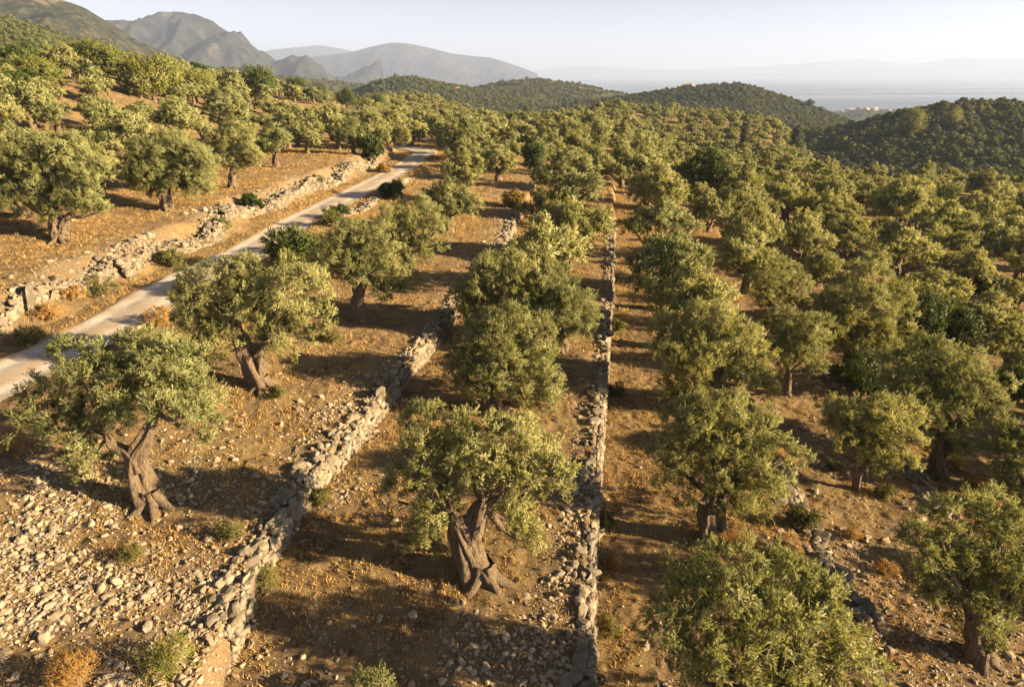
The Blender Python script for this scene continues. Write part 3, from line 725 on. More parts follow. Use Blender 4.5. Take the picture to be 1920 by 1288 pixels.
hero('slender dark-trunked olive just right of the round green bush', (677, 603),
     [(640, 468, 42), (700, 462, 42), (735, 508, 34), (612, 500, 32), (680, 512, 38), (748, 535, 22), (665, 440, 28), (720, 545, 22)],
     [[(677, 607, .36), (672, 565, .28), (682, 535, .2), (690, 515, .14)], [(673, 560, .2), (665, 530, .14)]], .4, 1003)
hero('central old olive with a split leaning trunk and bright silvery crown', (893, 1085),
     [(800, 812, 50), (862, 805, 44), (958, 832, 62), (1010, 890, 54), (1045, 885, 26), (770, 880, 48), (745, 935, 38), (800, 955, 54), (795, 1015, 36), (890, 860, 46), (950, 905, 52), (962, 975, 40), (985, 1012, 30), (920, 800, 34), (840, 890, 50)],
     [[(908, 1094, .52), (880, 1035, .36), (862, 985, .26), (846, 960, .15)], [(890, 1060, .34), (885, 1010, .28), (893, 968, .24), (906, 940, .15)]], .52, 1004, 7.5, 6)
hero('broad olive directly behind the central split-trunk tree', (925, 770),
     [(890, 640, 46), (950, 635, 48), (1000, 670, 44), (870, 690, 42), (930, 700, 54), (1000, 725, 44), (1025, 745, 28), (890, 735, 36), (960, 600, 30), (1010, 620, 30)],
     [[(925, 780, .4), (925, 745, .34), (930, 715, .2)]], .44, 1005)
hero('grey-green olive third in line behind the central split-trunk tree', (965, 652),
     [(910, 530, 46), (960, 505, 40), (880, 560, 36), (935, 570, 50), (985, 545, 46), (900, 595, 40), (965, 600, 40)],
     [[(965, 655, .4), (958, 620, .3), (950, 590, .18)]], .42, 1006, 6.5)
hero('wide low olive leaning over the middle wall', (1050, 655),
     [(1030, 535, 40), (1060, 570, 46), (1085, 605, 40), (1030, 600, 40), (1062, 620, 34), (1010, 560, 36)],
     [[(1050, 658, .36), (1052, 630, .26), (1055, 605, .16)]], .38, 1007, 6.5)
hero('largest olive in the lower right foreground, its trunk below the frame', (1420, 1420),
     [(1300, 1105, 60), (1385, 1085, 62), (1470, 1090, 58), (1270, 1180, 52), (1350, 1190, 72), (1450, 1180, 72), (1540, 1160, 54), (1580, 1230, 58), (1300, 1260, 60), (1400, 1280, 70), (1500, 1280, 70), (1600, 1280, 48), (1530, 1110, 36)],
     [[(1420, 1425, .45), (1430, 1350, .36), (1420, 1280, .22)], [(1430, 1360, .26), (1470, 1290, .18)]], .5, 1008, 8.0, 2)
hero('tall olive with a dark forked trunk right of the middle wall', (1337, 1015),
     [(1290, 800, 50), (1350, 790, 52), (1410, 810, 50), (1270, 860, 46), (1340, 865, 58), (1420, 870, 54), (1470, 860, 40), (1280, 915, 42), (1355, 920, 46), (1430, 925, 46), (1395, 950, 34), (1320, 760, 30)],
     [[(1332, 1022, .36), (1328, 965, .28), (1335, 925, .2)], [(1346, 1015, .26), (1350, 965, .22), (1360, 920, .15)]], .42, 1009)
hero('dense olive with reddish branches, behind the tall forked-trunk olive', (1345, 770),
     [(1275, 625, 46), (1330, 615, 46), (1260, 680, 46), (1320, 680, 52), (1385, 650, 46), (1420, 690, 42), (1380, 715, 44), (1260, 735, 30), (1430, 735, 30), (1300, 715, 40)],
     [[(1345, 780, .36), (1340, 745, .28), (1345, 715, .18)]], .4, 1010)
hero('small open olive on a thin crooked trunk', (1605, 918),
     [(1590, 780, 36), (1640, 775, 40), (1690, 785, 36), (1575, 825, 30), (1625, 830, 42), (1685, 835, 40), (1715, 800, 20), (1645, 870, 26), (1700, 870, 22)],
     [[(1605, 922, .15), (1610, 892, .12), (1625, 868, .09), (1640, 850, .05)], [(1608, 895, .1), (1606, 865, .06)]], .16, 1011, 8.5, 4)
hero('small silvery olive on a thin trunk up the slope from the crooked one', (1477, 742),
     [(1475, 610, 32), (1515, 620, 32), (1460, 650, 28), (1500, 660, 36), (1540, 650, 26), (1480, 685, 24), (1525, 685, 22)],
     [[(1477, 744, .2), (1477, 715, .17), (1480, 690, .1)]], .22, 1012)
hero('olive with a shadowed crown at the lower right edge', (1835, 1235),
     [(1760, 985, 44), (1820, 975, 42), (1880, 985, 46), (1930, 990, 50), (1730, 1050, 42), (1800, 1060, 58), (1880, 1070, 62), (1740, 1110, 36), (1810, 1140, 50), (1890, 1150, 50), (1950, 1100, 60), (1850, 1185, 34), (1720, 1015, 30)],
     [[(1835, 1240, .34), (1830, 1180, .26), (1820, 1130, .16)], [(1835, 1200, .22), (1870, 1130, .14)]], .4, 1013)
hero('big yellow-green olive on the right beside dark scrub', (1762, 890),
     [(1690, 690, 42), (1740, 665, 36), (1790, 690, 44), (1850, 720, 40), (1700, 745, 46), (1770, 750, 52), (1840, 765, 42), (1760, 810, 38), (1800, 820, 32), (1870, 745, 26), (1790, 845, 26)],
     [[(1762, 892, .3), (1760, 850, .24), (1765, 810, .15)], [(1764, 860, .2), (1790, 800, .1)]], .34, 1014)
hero('large double-crowned olive in the right half, tallest around', (1597, 695),
     [(1570, 580, 38), (1625, 560, 36), (1610, 515, 30), (1640, 510, 30), (1675, 560, 36), (1600, 615, 46), (1660, 610, 42), (1560, 620, 34), (1690, 590, 26), (1640, 650, 34), (1600, 655, 30)],
     [[(1597, 697, .32), (1600, 668, .26), (1605, 640, .16)]], .36, 1015)
hero('olive cut off by the right edge of the photo above the shadowed crown', (1925, 960),
     [(1890, 860, 30), (1930, 860, 40), (1900, 900, 36), (1945, 905, 40), (1880, 890, 22)],
     [[(1925, 962, .26), (1925, 930, .18)]], .3, 1016, extra=3)
hero('olive with a broad dark base at the left edge of the upper field', (118, 450),
     [(60, 300, 46), (120, 285, 42), (165, 325, 38), (20, 330, 42), (90, 345, 52), (150, 370, 40), (185, 395, 22), (40, 375, 38), (110, 390, 32), (-20, 350, 40)],
     [[(115, 455, .5), (105, 420, .36), (100, 395, .22)], [(120, 440, .3), (125, 405, .2)]], .5, 1017)
hero('wide olive with fluted trunk beside the tumbled stone bank', (318, 392),
     [(270, 295, 34), (320, 280, 36), (370, 305, 34), (250, 325, 26), (300, 330, 40), (350, 345, 32), (385, 345, 22), (275, 355, 24)],
     [[(315, 395, .5), (310, 365, .36), (308, 345, .22)]], .5, 1018, 6.5)
hero('smaller olive with a flared trunk third along the upper field', (437, 353),
     [(410, 270, 24), (445, 260, 26), (470, 280, 22), (415, 298, 22), (450, 302, 24), (480, 300, 16), (430, 285, 24)],
     [[(437, 356, .42), (435, 332, .3), (436, 312, .18)]], .42, 1019, 6)
hero('olive with a dark leaning trunk at the middle of the right half', (1440, 608),
     [(1430, 520, 26), (1470, 510, 26), (1495, 540, 24), (1425, 555, 24), (1465, 560, 32), (1500, 570, 18), (1410, 540, 18)],
     [[(1438, 612, .26), (1446, 592, .22), (1458, 572, .15)]], .3, 1020, 6)
hero('olive with a twisted pale foot beneath its low crown, left row past the slender one', (770, 508),
     [(740, 410, 30), (785, 400, 32), (725, 440, 26), (770, 445, 38), (815, 430, 28), (830, 450, 18), (750, 480, 22), (800, 478, 22)],
     [[(770, 512, .4), (765, 488, .3), (768, 465, .18)]], .42, 1021, 6)

# ------------------------------------------------------------------ trees further off: shared shapes
def generic_lobes(seed, Wd=5.0, n=10):
    rng = np.random.default_rng(seed); L = []
    for k in range(n):
        a = 2 * np.pi * k / (n - 2) + rng.uniform(-.3, .3)
        if k < n - 2: rad = rng.uniform(.8, 1.9); h = rng.uniform(1.5, 3.1)
        else: rad = rng.uniform(0, .5); h = rng.uniform(2.9, 3.5)
        L.append((rad * math.cos(a), rad * math.sin(a), h, rng.uniform(.6, 1.0)))
    return np.array(L)
LOD = {0: dict(dens=5.5, nspr=7, nleaf=6, ll=.17, lw=.06, sub=9), 1: dict(dens=4.4, nspr=6, nleaf=6, ll=.20, lw=.078, tuft=.46, sub=7), 2: dict(dens=3.4, nspr=5, nleaf=5, ll=.32, lw=.15, tuft=.5, fill=.15, sub=4)}
VAR = {}
for lod, cnt in ((0, 7), (1, 7), (2, 5)):
    for k in range(cnt):
        L = generic_lobes(300 + k * 7, n=[9, 8, 11, 7, 10, 8, 12][k % 7]); q = LOD[lod]
        V, Fc, t, ms = foliage(L, 400 + k + 20 * lod, **q); cm = mesh('crown', V, Fc, M_OLIVE, t, mass=ms)
        ln = [(-.3, .2), (.25, -.2), (.1, .3), (-.2, -.25), (.35, .1)][k % 5]
        V, Fc = trunk_parts([([(0, 0, -.3), (ln[0] * .4, ln[1] * .4, .6), (ln[0], ln[1], 1.4)], [.36, .27, .16]), ([(0, 0, .3), (-ln[0], -ln[1], 1.5)], [.2, .12])], .36, L[:: 2 if lod else 1], 500 + k, 4, hi=(lod == 0))
        VAR[lod, k] = (cm, mesh('trunk', V, Fc, M_BARK, smooth=True))
NVAR = {0: 7, 1: 7, 2: 5}
for k in range(4):
    L = generic_lobes(700 + k, n=8); L[:, 2] += .3; V, Fc, t, ms = foliage(L, 720 + k, dens=4.5, nspr=5, nleaf=4, ll=.24, lw=.12, tuft=.36, sub=5)
    VAR['e', k] = (mesh('crown', V, Fc, M_DARK, t, mass=ms), VAR[1, k][1])
SRC = {}
def plant(x, y, s, lod, k, label, group, rz, name='olive_tree'):
    T = thing(name, (x, y, tz(x, y) - .05), label, 'olive tree', group, rz, s)
    cm, tm = VAR[lod, k]
    c = obj('crown', cm, T); t = obj('trunk', tm, T)
    SRC.setdefault((lod, k), (c, t))
    j = np.random.default_rng(int(abs(x * 131 + y * 977)) + 3).uniform(-1, 1, 3); T.scale = (s * (1 + .16 * j[0]), s * (1 + .16 * j[1]), s * (1 + .12 * j[2])); return T

def place(u, v, wpx):
    """crown centre pixel and width -> ground point and scale"""
    s = 1.0
    for _ in range(4):
        p, t = hit(u, v, 2.75 * s); d = t; s = np.clip(wpx * d / (F * 5.0), .55, 1.45)
    return p, s, d
rng = np.random.default_rng(77)
MID = [  # crown centre u, v, width, label
 (840, 372, 118, 'olive right of the track where it nears the bend, its crown over a low wall'),
 (872, 322, 108, 'olive in the left row beyond the one over the low wall'),
 (935, 285, 95, 'far olive closing the left row, with a pale trunk foot showing'),
 (1022, 476, 175, 'spreading olive fourth behind the central split-trunk tree'),
 (1068, 424, 150, 'flat-topped olive fifth behind the central split-trunk tree'),
 (1075, 352, 138, 'rounded olive sixth behind the central split-trunk tree'),
 (1058, 308, 112, 'farthest olive of the central row'),
 (1010, 375, 100, 'smaller olive tucked left of the rounded sixth olive of the central row'),
 (1300, 556, 190, 'wide olive with a ragged top just behind the dense reddish-branched one'),
 (1255, 488, 178, 'very wide olive four back in the row right of the middle wall'),
 (1240, 415, 148, 'olive five back in the row right of the middle wall'),
 (1240, 352, 128, 'olive six back in the row right of the middle wall'),
 (1222, 308, 105, 'farthest olive of the row right of the middle wall'),
 (1408, 476, 140, 'olive with a dark exposed branch left of the leaning trunk one'),
 (1408, 422, 132, 'olive above the one with a dark exposed branch'),
 (1385, 378, 108, 'olive by the shaded gap in the middle of the right half'),
 (1540, 487, 95, 'compact dark round olive on a short leaning trunk'),
 (1700, 465, 135, 'two-humped olive in the right half behind the large double-crowned one'),
 (1753, 533, 135, 'pale olive right of the yellow-lit scrub'),
 (1833, 500, 108, 'dome-shaped sunlit olive near the right edge'),
 (1873, 580, 125, 'bluish shaded olive near the right edge'),
 (1900, 645, 115, 'olive cropped by the right edge above the yellow-green one'),
 (1690, 385, 120, 'olive in the right plain straight up from the two-humped one'),
 (1582, 405, 98, 'olive with a visible trunk in a small clearing of the right plain'),
 (1780, 425, 118, 'olive left of a shaded pair near the right edge'),
 (1865, 440, 120, 'dark bushy olive at the right edge above the dome-shaped one'),
 (1513, 432, 92, 'olive leaning left beside the small clearing of the right plain'),
 (1480, 362, 108, 'tall shaded olive at the near side of the right plain'),
 (1398, 340, 102, 'pale olive right of the bright green broadleaf tree'),
 (512, 262, 92, 'olive fourth along the upper field, standing on a dark straight trunk'),
 (572, 243, 76, 'olive fifth along the upper field with a slim trunk'),
 (632, 236, 78, 'olive on a dark trunk left of the round bush at the bend'),
 (690, 228, 70, 'olive behind the round bush at the bend'),
 (735, 228, 66, 'olive on the outer side of the road bend'),
 (205, 245, 125, 'tall olive behind the leftmost pair of the upper field'),
 (20, 265, 130, 'olive cropped by the left edge behind the broad dark-based one'),
 (330, 215, 105, 'pale olive in the second row of the upper field'),
 (430, 205, 95, 'sunlit olive uphill from the third of the upper field'),
 (845, 255, 70, 'olive just past the road bend beside the grassy verge'),
]
CNT = 0
for u, v, wp, lab in MID:
    p, s, d = place(u, v, wp); lod = 0 if d < 85 else 1
    plant(p[0], p[1], s, lod, CNT % NVAR[lod], lab, GO if d < 70 else 'olive trees of the middle distance', rng.uniform(0, 6.28)); CNT += 1
    NEAR.append((p[0], p[1], 2.4 * s))

# rows beyond, planted on a jittered grid over the whole grove
def infield(x, y):
    r_ = xR(y); q = np.hypot(x, y)
    ok = (np.abs(x - r_) > 4.2) & ((y > 24) | (x > xD(y) + 3)) & (q < 400)
    ok &= ~((x > -10) & (x < 17) & (y > 192) & (y < 262))                  # the bare field
    ok &= ~((x > r_) & (x < xB(y)) & (y < 92)) & ~((x < xD(y)) & (y < 62) & (x > r_))
    ok &= ~((x < r_) & (x > r_ - 13) & (y < 96))
    return ok
gxx, gyy = np.meshgrid(np.arange(-330, 330, 6.7), np.arange(9, 420, 5.0))
gxx = gxx + gyy * .125
px = (gxx + rng.normal(0, 1, gxx.shape) * (.7 + 1.3 * sstep((gyy - 60) / 60))).ravel(); py = (gyy + rng.normal(0, 1, gxx.shape) * (.9 + .9 * sstep((gyy - 60) / 60))).ravel()
pz = terrain(px, py); pu, pv, pd = proj(px, py, pz + 3)
k = infield(px, py) & (pd > 5) & (pu > -140) & (pu < np.where(pd < 45, 2500, 2060)) & (pv > -60) & (rng.random(len(px)) > .06) & ((px > xR(py)) | (fbm(px / 17, py / 17, 2, 88) > .31))
px, py, pz, pu, pv, pd = [a[k] for a in (px, py, pz, pu, pv, pd)]
nr = np.array(NEAR); keep = np.ones(len(px), bool)
for a, b, q in nr: keep &= np.hypot(px - a, py - b) > q + 1.0
px, py, pz, pu, pv, pd = [a[keep] for a in (px, py, pz, pu, pv, pd)]
ps = np.clip(rng.normal(.96, .19, len(px)), .5, 1.4) * (1 - .14 * sstep((pd - 150) / 100)); o_ = np.argsort(pd / ps)
inv = (pu > -60) & (pu < 1980)
N_IND = 300 - 21 - len(MID)
ind = [i for i in o_ if inv[i]][:N_IND]; rest = np.array(sorted(set(range(len(px))) - set(ind)))
GL = {'hill': 'olive trees rising up the left hillside', 'road': 'olive trees past the road bend', 'plain': 'olive trees filling the right plain'}
LB = {'hill': 'olive in the close-set grove rising up the left hillside', 'road': 'olive in the grove past the road bend, centre of the view', 'plain': 'olive in the close-set grove filling the right plain'}
for i in ind:
    zn = 'hill' if px[i] < xR(py[i]) else ('road' if pu[i] < 1180 else 'plain')
    lod = 0 if pd[i] < 62 else 1
    if rng.random() < ((.5 if (py[i] > 150 or px[i] < -62) else .1) if zn == 'hill' else .03) and lod:
        T = plant(px[i], py[i], ps[i], 'e', int(rng.integers(0, 4)), 'dark evergreen tree scattered among the olives of the ' + ('left hillside' if zn == 'hill' else 'lower grove'), 'dark evergreens among the olives of the ' + ('left hillside' if zn == 'hill' else 'lower grove'), rng.uniform(0, 6.28), 'evergreen_tree'); T['category'] = 'evergreen tree'
        continue
    plant(px[i], py[i], ps[i], lod, int(rng.integers(0, NVAR[lod])), LB[zn], GL[zn], rng.uniform(0, 6.28))

def gn_scatter(name, P, S, rz, pick, sources, label, cat):
    """uncountable far trees: one object, points instancing the shared meshes."""
    me = bpy.data.meshes.new(name); me.vertices.add(len(P)); me.vertices.foreach_set('co', np.ascontiguousarray(P, dtype=np.float32).ravel())
    a = me.attributes.new('size', 'FLOAT', 'POINT'); a.data.foreach_set('value', np.ascontiguousarray(S, dtype=np.float32))
    a = me.attributes.new('turn', 'FLOAT_VECTOR', 'POINT'); a.data.foreach_set('vector', np.stack([0 * rz, 0 * rz, rz], -1).astype(np.float32).ravel())
    a = me.attributes.new('pick', 'INT', 'POINT'); a.data.foreach_set('value', np.ascontiguousarray(pick, dtype=np.int32))
    o = obj(name, me); ng = bpy.data.node_groups.new(name, 'GeometryNodeTree')
    ng.interface.new_socket('Geometry', in_out='INPUT', socket_type='NodeSocketGeometry'); ng.interface.new_socket('Geometry', in_out='OUTPUT', socket_type='NodeSocketGeometry')
    ns, ls = ng.nodes, ng.links; gi = ns.new('NodeGroupInput'); go = ns.new('NodeGroupOutput'); jn = ns.new('GeometryNodeJoinGeometry')
    def attr(n, ty):
        q = ns.new('GeometryNodeInputNamedAttribute'); q.data_type = ty; q.inputs[0].default_value = n; return [s for s in q.outputs if s.enabled and s.name == 'Attribute'][0]
    sz_, tr_, pk_ = attr('size', 'FLOAT'), attr('turn', 'FLOAT_VECTOR'), attr('pick', 'INT')
    for q, srcs in enumerate(sources):
        cmp = ns.new('FunctionNodeCompare'); cmp.data_type = 'INT'; cmp.operation = 'EQUAL'
        ii = [s for s in cmp.inputs if s.enabled]; ls.new(pk_, ii[0]); ii[1].default_value = q
        ip = ns.new('GeometryNodeInstanceOnPoints'); ls.new(gi.outputs[0], ip.inputs['Points']); ls.new(cmp.outputs[0], ip.inputs['Selection'])
        sj = ns.new('GeometryNodeJoinGeometry')
        for s in srcs:
            oi = ns.new('GeometryNodeObjectInfo'); oi.transform_space = 'ORIGINAL'; oi.inputs['Object'].default_value = s; oi.inputs['As Instance'].default_value = False
            ls.new(oi.outputs['Geometry'], sj.inputs[0])
        ls.new(sj.outputs[0], ip.inputs['Instance'])
        er = ns.new('FunctionNodeEulerToRotation'); ls.new(tr_, er.inputs[0]); ls.new(er.outputs[0], ip.inputs['Rotation'])
        ls.new(sz_, ip.inputs['Scale']); ls.new(ip.outputs[0], jn.inputs[0])
    ls.new(jn.outputs[0], go.inputs[0])
    md = o.modifiers.new('scatter', 'NODES'); md.node_group = ng
    return tag(o, label, cat, kind='stuff')
# a few nearest of the far ones stand as single trees and lend their meshes to the mass
srcs = []
far_o = sorted(rest, key=lambda i: pd[i])
extra = far_o[:5]; rest = np.array(sorted(set(rest) - set(extra)))
for q, i in enumerate(extra):
    T = plant(px[i], py[i], ps[i], 2, q, LB['plain' if pu[i] > 1180 else ('hill' if px[i] < xR(py[i]) else 'road')], GL['plain' if pu[i] > 1180 else ('hill' if px[i] < xR(py[i]) else 'road')], 0.)
    srcs.append(SRC[2, q])
gn_scatter('far_olive_grove', np.stack([px, py, pz - .05], -1)[rest], ps[rest], rng.uniform(0, 6.28, len(rest)), rng.integers(0, 5, len(rest)), srcs,
           'far olive trees merging into one grove towards the hills', 'olive grove')

# ------------------------------------------------------------------ scrub and trees on the hills
def hillgrove(seed, n, smin, smax, label, tlabel, group, patch=.35, nsrc=8):
    """single dark trees on the hill, and its uncountable cover made of their meshes"""
    X, Y, Z, us, ws = HILLS[seed]; rng = np.random.default_rng(seed)
    i = rng.uniform(0, X.shape[1] - 1.001, n); wj = rng.uniform(-1, .12, n); j = np.interp(wj, ws, np.arange(len(ws))).clip(0, len(ws) - 1.001)
    i0 = i.astype(int); j0 = j.astype(int); fi = i - i0; fj = j - j0
    bl = lambda A: (A[j0, i0] * (1 - fi) + A[j0, i0 + 1] * fi) * (1 - fj) + (A[j0 + 1, i0] * (1 - fi) + A[j0 + 1, i0 + 1] * fi) * fj
    x, y, z = bl(X), bl(Y), bl(Z); k = (fbm(x / 40, y / 40, 3, seed) > patch) & (z > SEA + 1)
    u, v, d = proj(x, y, z); k &= (u > -80) & (u < 2000)
    P = np.stack([x, y, z - .1], -1)[k]; S = rng.uniform(smin, smax, len(P)) * np.where(rng.random(len(P)) < .12, 1.5, 1); rz = rng.uniform(0, 6.28, len(P))
    crest = np.where((np.abs(wj[k]) < .12))[0]; src = []
    for q, c in enumerate(crest[:nsrc]):
        T = thing('hill_tree', P[c], tlabel, 'tree', group, rz[c], S[c] * 1.1)
        cm, tm = HT[q % 4]; co = obj('crown', cm, T); to = obj('trunk', tm, T)
        if q < 4: src.append((co, to))
    m = np.ones(len(P), bool); m[crest[:nsrc]] = False
    gn_scatter('hill_scrub', P[m], S[m], rz[m], rng.integers(0, len(src), m.sum()), src, label, 'scrub')
HT = []
for q in range(4):
    L = generic_lobes(900 + q, n=8); L[:, 2] -= .75; V, Fc, t, ms = foliage(L, 910 + q, dens=3.0, nspr=4, nleaf=4, ll=.4, lw=.2, tuft=.45, fill=.15, sub=3)
    V2, F2 = trunk_parts([([(0, 0, -.5), (0, .1, .5), (.1, 0, 1.2)], [.25, .2, .12])], .25, L[::3], 920 + q, 3, hi=False)
    HT.append((mesh('crown', V, Fc, M_SCRUB, t, mass=ms), mesh('trunk', V2, F2, M_BARK, smooth=True)))
hillgrove(106, 6500, .55, 1.0, 'dark green scrub covering the steep slope at the upper left', 'dark tree on the crest of the steep scrub slope at the upper left', 'crest trees of the steep upper left slope', .3)
hillgrove(107, 1500, 1.0, 1.8, 'scrub on the low dark hill under the blue mountains', 'dark tree on the crest of the low hill under the blue mountains', 'crest trees of the low hill under the blue mountains')
hillgrove(108, 5200, .6, 1.2, 'trees and scrub on the small rounded hill left of centre', 'dark tree on the crest of the small rounded hill', 'crest trees of the small rounded hill')
hillgrove(109, 4600, .7, 1.4, 'trees and scrub on the hill with bare red earth patches', 'dark tree on the crest of the hill with bare red earth', 'crest trees of the red earth hill', .42)
hillgrove(110, 13000, .5, .9, 'dense scrub on the smooth domed hill before the sea', 'dark tree on the crest of the domed hill before the sea', 'crest trees of the domed hill', .25)
hillgrove(111, 1500, 1.1, 2.2, 'trees of the flat coastal strip', 'dark tree on the flat coastal strip', 'trees of the coastal strip')
hillgrove(112, 7000, .55, 1.05, 'dark scrub covering the shaded hill at the right edge', 'dark tree on the crest of the shaded hill at the right', 'crest trees of the shaded right hill', .2)

# ------------------------------------------------------------------ shrubs and other trees
def shrub(name, label, cat, u, v, wpx, mat, seed, h=.8, dens=8, ll=.10, lw=.045, group=None, n=7, tuft=.25, up=.6, at=None):
    if at is None: b, t = hit(u, v, 0)
    else: b = np.array([*at, tz(*at)]); t = math.hypot(*at)
    rng = np.random.default_rng(seed); wd = wpx * t / F; r = wd * .5; L = []
    for k in range(n):
        a = rng.uniform(0, 6.28); q = rng.uniform(.2, .55) * r if k else 0
        L.append((q * math.cos(a), q * math.sin(a), wd * h * rng.uniform(.3, .55), r * rng.uniform(.42, .6)))
    T = thing(name, b, label, cat, group)
    sc_ = max(.5, t / 26)
    V, Fc, ti, ms = foliage(L, seed, dens / max(.35, (wd * .5)) / sc_ ** .7, 8, 7, ll * sc_, lw * sc_, tuft * max(.5, wd * .5), .3, up, 0)
    V[:, 2] = np.maximum(V[:, 2], -.05)
    obj('foliage', mesh('foliage', V, Fc, mat, ti, mass=ms), T)
    st = [tube([(0, 0, -.1), (.3 * x, .3 * y, z * .5), (x * .8, y * .8, z)], [.04 * wd ** .5, .03 * wd ** .5, .012], seed + q, 6, 5) for q, (x, y, z, r_) in enumerate(L)]
    Vs, Fs = join(st); obj('stem', mesh('stem', Vs, Fs, M_BARK, smooth=True), T)
    return T
shrub('shrub', 'round glossy green bush at the edge of the track behind the double-trunk olive', 'shrub', 556, 508, 112, M_DARK, 2001, .9, 10, .09, .05)
shrub('shrub', 'round dark bush at the road bend', 'shrub', 692, 303, 55, M_DARK, 2002, .95, 10)
shrub('shrub', 'small green bush on the tumbled stone bank', 'shrub', 470, 400, 46, M_DARK, 2003, .9, 10)
shrub('shrub', 'green twiggy shrub at the bottom edge left of the wall foot', 'shrub', 330, 1258, 140, M_BRIGHT, 2004, .75, 9, .07, .03)
shrub('shrub', 'orange dry cushion bush at the bottom left', 'shrub', 148, 1282, 100, M_DRYBUSH, 2005, .85, 22, .06, .018)
shrub('olive_sapling', 'tip of a young olive at the bottom edge, centre left', 'olive sapling', 695, 1320, 95, M_OLIVE, 2006, .95, 9, .09, .03, up=1.2)
shrub('shrub', 'dark green shrub above the low wall below the track', 'shrub', 735, 372, 45, M_DARK, 2007, .8, 9)
shrub('shrub', 'low brown bramble in the left terrace gap near its far end', 'shrub', 962, 388, 62, M_DRYBUSH, 2008, .32, 9)
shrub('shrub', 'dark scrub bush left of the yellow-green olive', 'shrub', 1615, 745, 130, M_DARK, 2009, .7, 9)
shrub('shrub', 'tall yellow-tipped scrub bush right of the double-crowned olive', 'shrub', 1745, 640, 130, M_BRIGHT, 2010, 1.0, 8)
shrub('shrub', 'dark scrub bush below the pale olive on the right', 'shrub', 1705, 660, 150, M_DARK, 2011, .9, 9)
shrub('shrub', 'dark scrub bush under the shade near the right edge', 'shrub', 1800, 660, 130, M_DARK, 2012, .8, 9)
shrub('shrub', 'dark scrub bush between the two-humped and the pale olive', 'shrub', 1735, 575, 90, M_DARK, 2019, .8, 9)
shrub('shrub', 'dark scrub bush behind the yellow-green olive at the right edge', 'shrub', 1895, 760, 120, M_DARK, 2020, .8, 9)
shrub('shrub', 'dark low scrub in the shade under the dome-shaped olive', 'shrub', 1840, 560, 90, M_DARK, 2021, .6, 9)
shrub('shrub', 'green cushion shrub on the end of the short grey wall', 'shrub', 1500, 985, 62, M_WEED, 2013, .75, 10)
shrub('shrub', 'orange dry tuft at the left edge by the first olive', 'shrub', 40, 850, 85, M_DRYBUSH, 2014, .6, 9, .06, .014)
shrub('shrub', 'small green tuft between the stones of the left terrace', 'shrub', 248, 1045, 48, M_WEED, 2015, .55, 12, .06, .02)
shrub('shrub', 'grey-brown tuft beside the long winding wall', 'shrub', 432, 1010, 62, M_WEED, 2016, .5, 10, .06, .02)
shrub('shrub', 'ochre weed clump under the wall, right of its near end', 'shrub', 492, 1105, 80, M_WEED, 2017, .5, 10, .06, .02)
shrub('shrub', 'green clump below the wall right of the boulder stretch', 'shrub', 602, 945, 50, M_WEED, 2018, .6, 10, .06, .02)
for q, (u, v, wp, m) in enumerate([(90, 600, 60, M_DRYBUSH), (190, 555, 75, M_WEED), (135, 560, 50, M_DRYBUSH), (320, 500, 60, M_WEED), (420, 430, 42, M_WEED), (60, 640, 60, M_WEED), (620, 420, 60, M_WEED), (640, 405, 44, M_DARK), (590, 345, 30, M_WEED), (720, 325, 34, M_DRYBUSH), (300, 610, 70, M_DRYBUSH)]):
    shrub('weed_clump', 'low weed clump on the verge of the gravel track', 'weed', u, v, wp, m, 2100 + q, .5, 9, .07, .018, 'weed clumps along the track')
for q, (u, v, wp, m) in enumerate([(1140, 1180, 60, M_WEED), (1135, 985, 46, M_WEED), (1150, 1060, 40, M_DRYBUSH), (1370, 1030, 60, M_DRYBUSH), (1600, 1010, 36, M_DRYBUSH), (1660, 1075, 44, M_DRYBUSH), (1660, 930, 40, M_WEED), (1790, 880, 50, M_DRYBUSH), (1830, 915, 45, M_DRYBUSH), (1560, 880, 32, M_WEED), (1160, 620, 40, M_WEED), (1155, 740, 40, M_WEED), (1660, 690, 44, M_DRYBUSH), (890, 1090, 50, M_DRYBUSH), (520, 745, 44, M_WEED), (720, 745, 40, M_WEED), (620, 640, 46, M_WEED)]):
    shrub('weed_clump', 'low dry weed clump among the olive rows', 'weed', u, v, wp, m, 2200 + q, .5, 9, .07, .018, 'weed clumps among the olives')

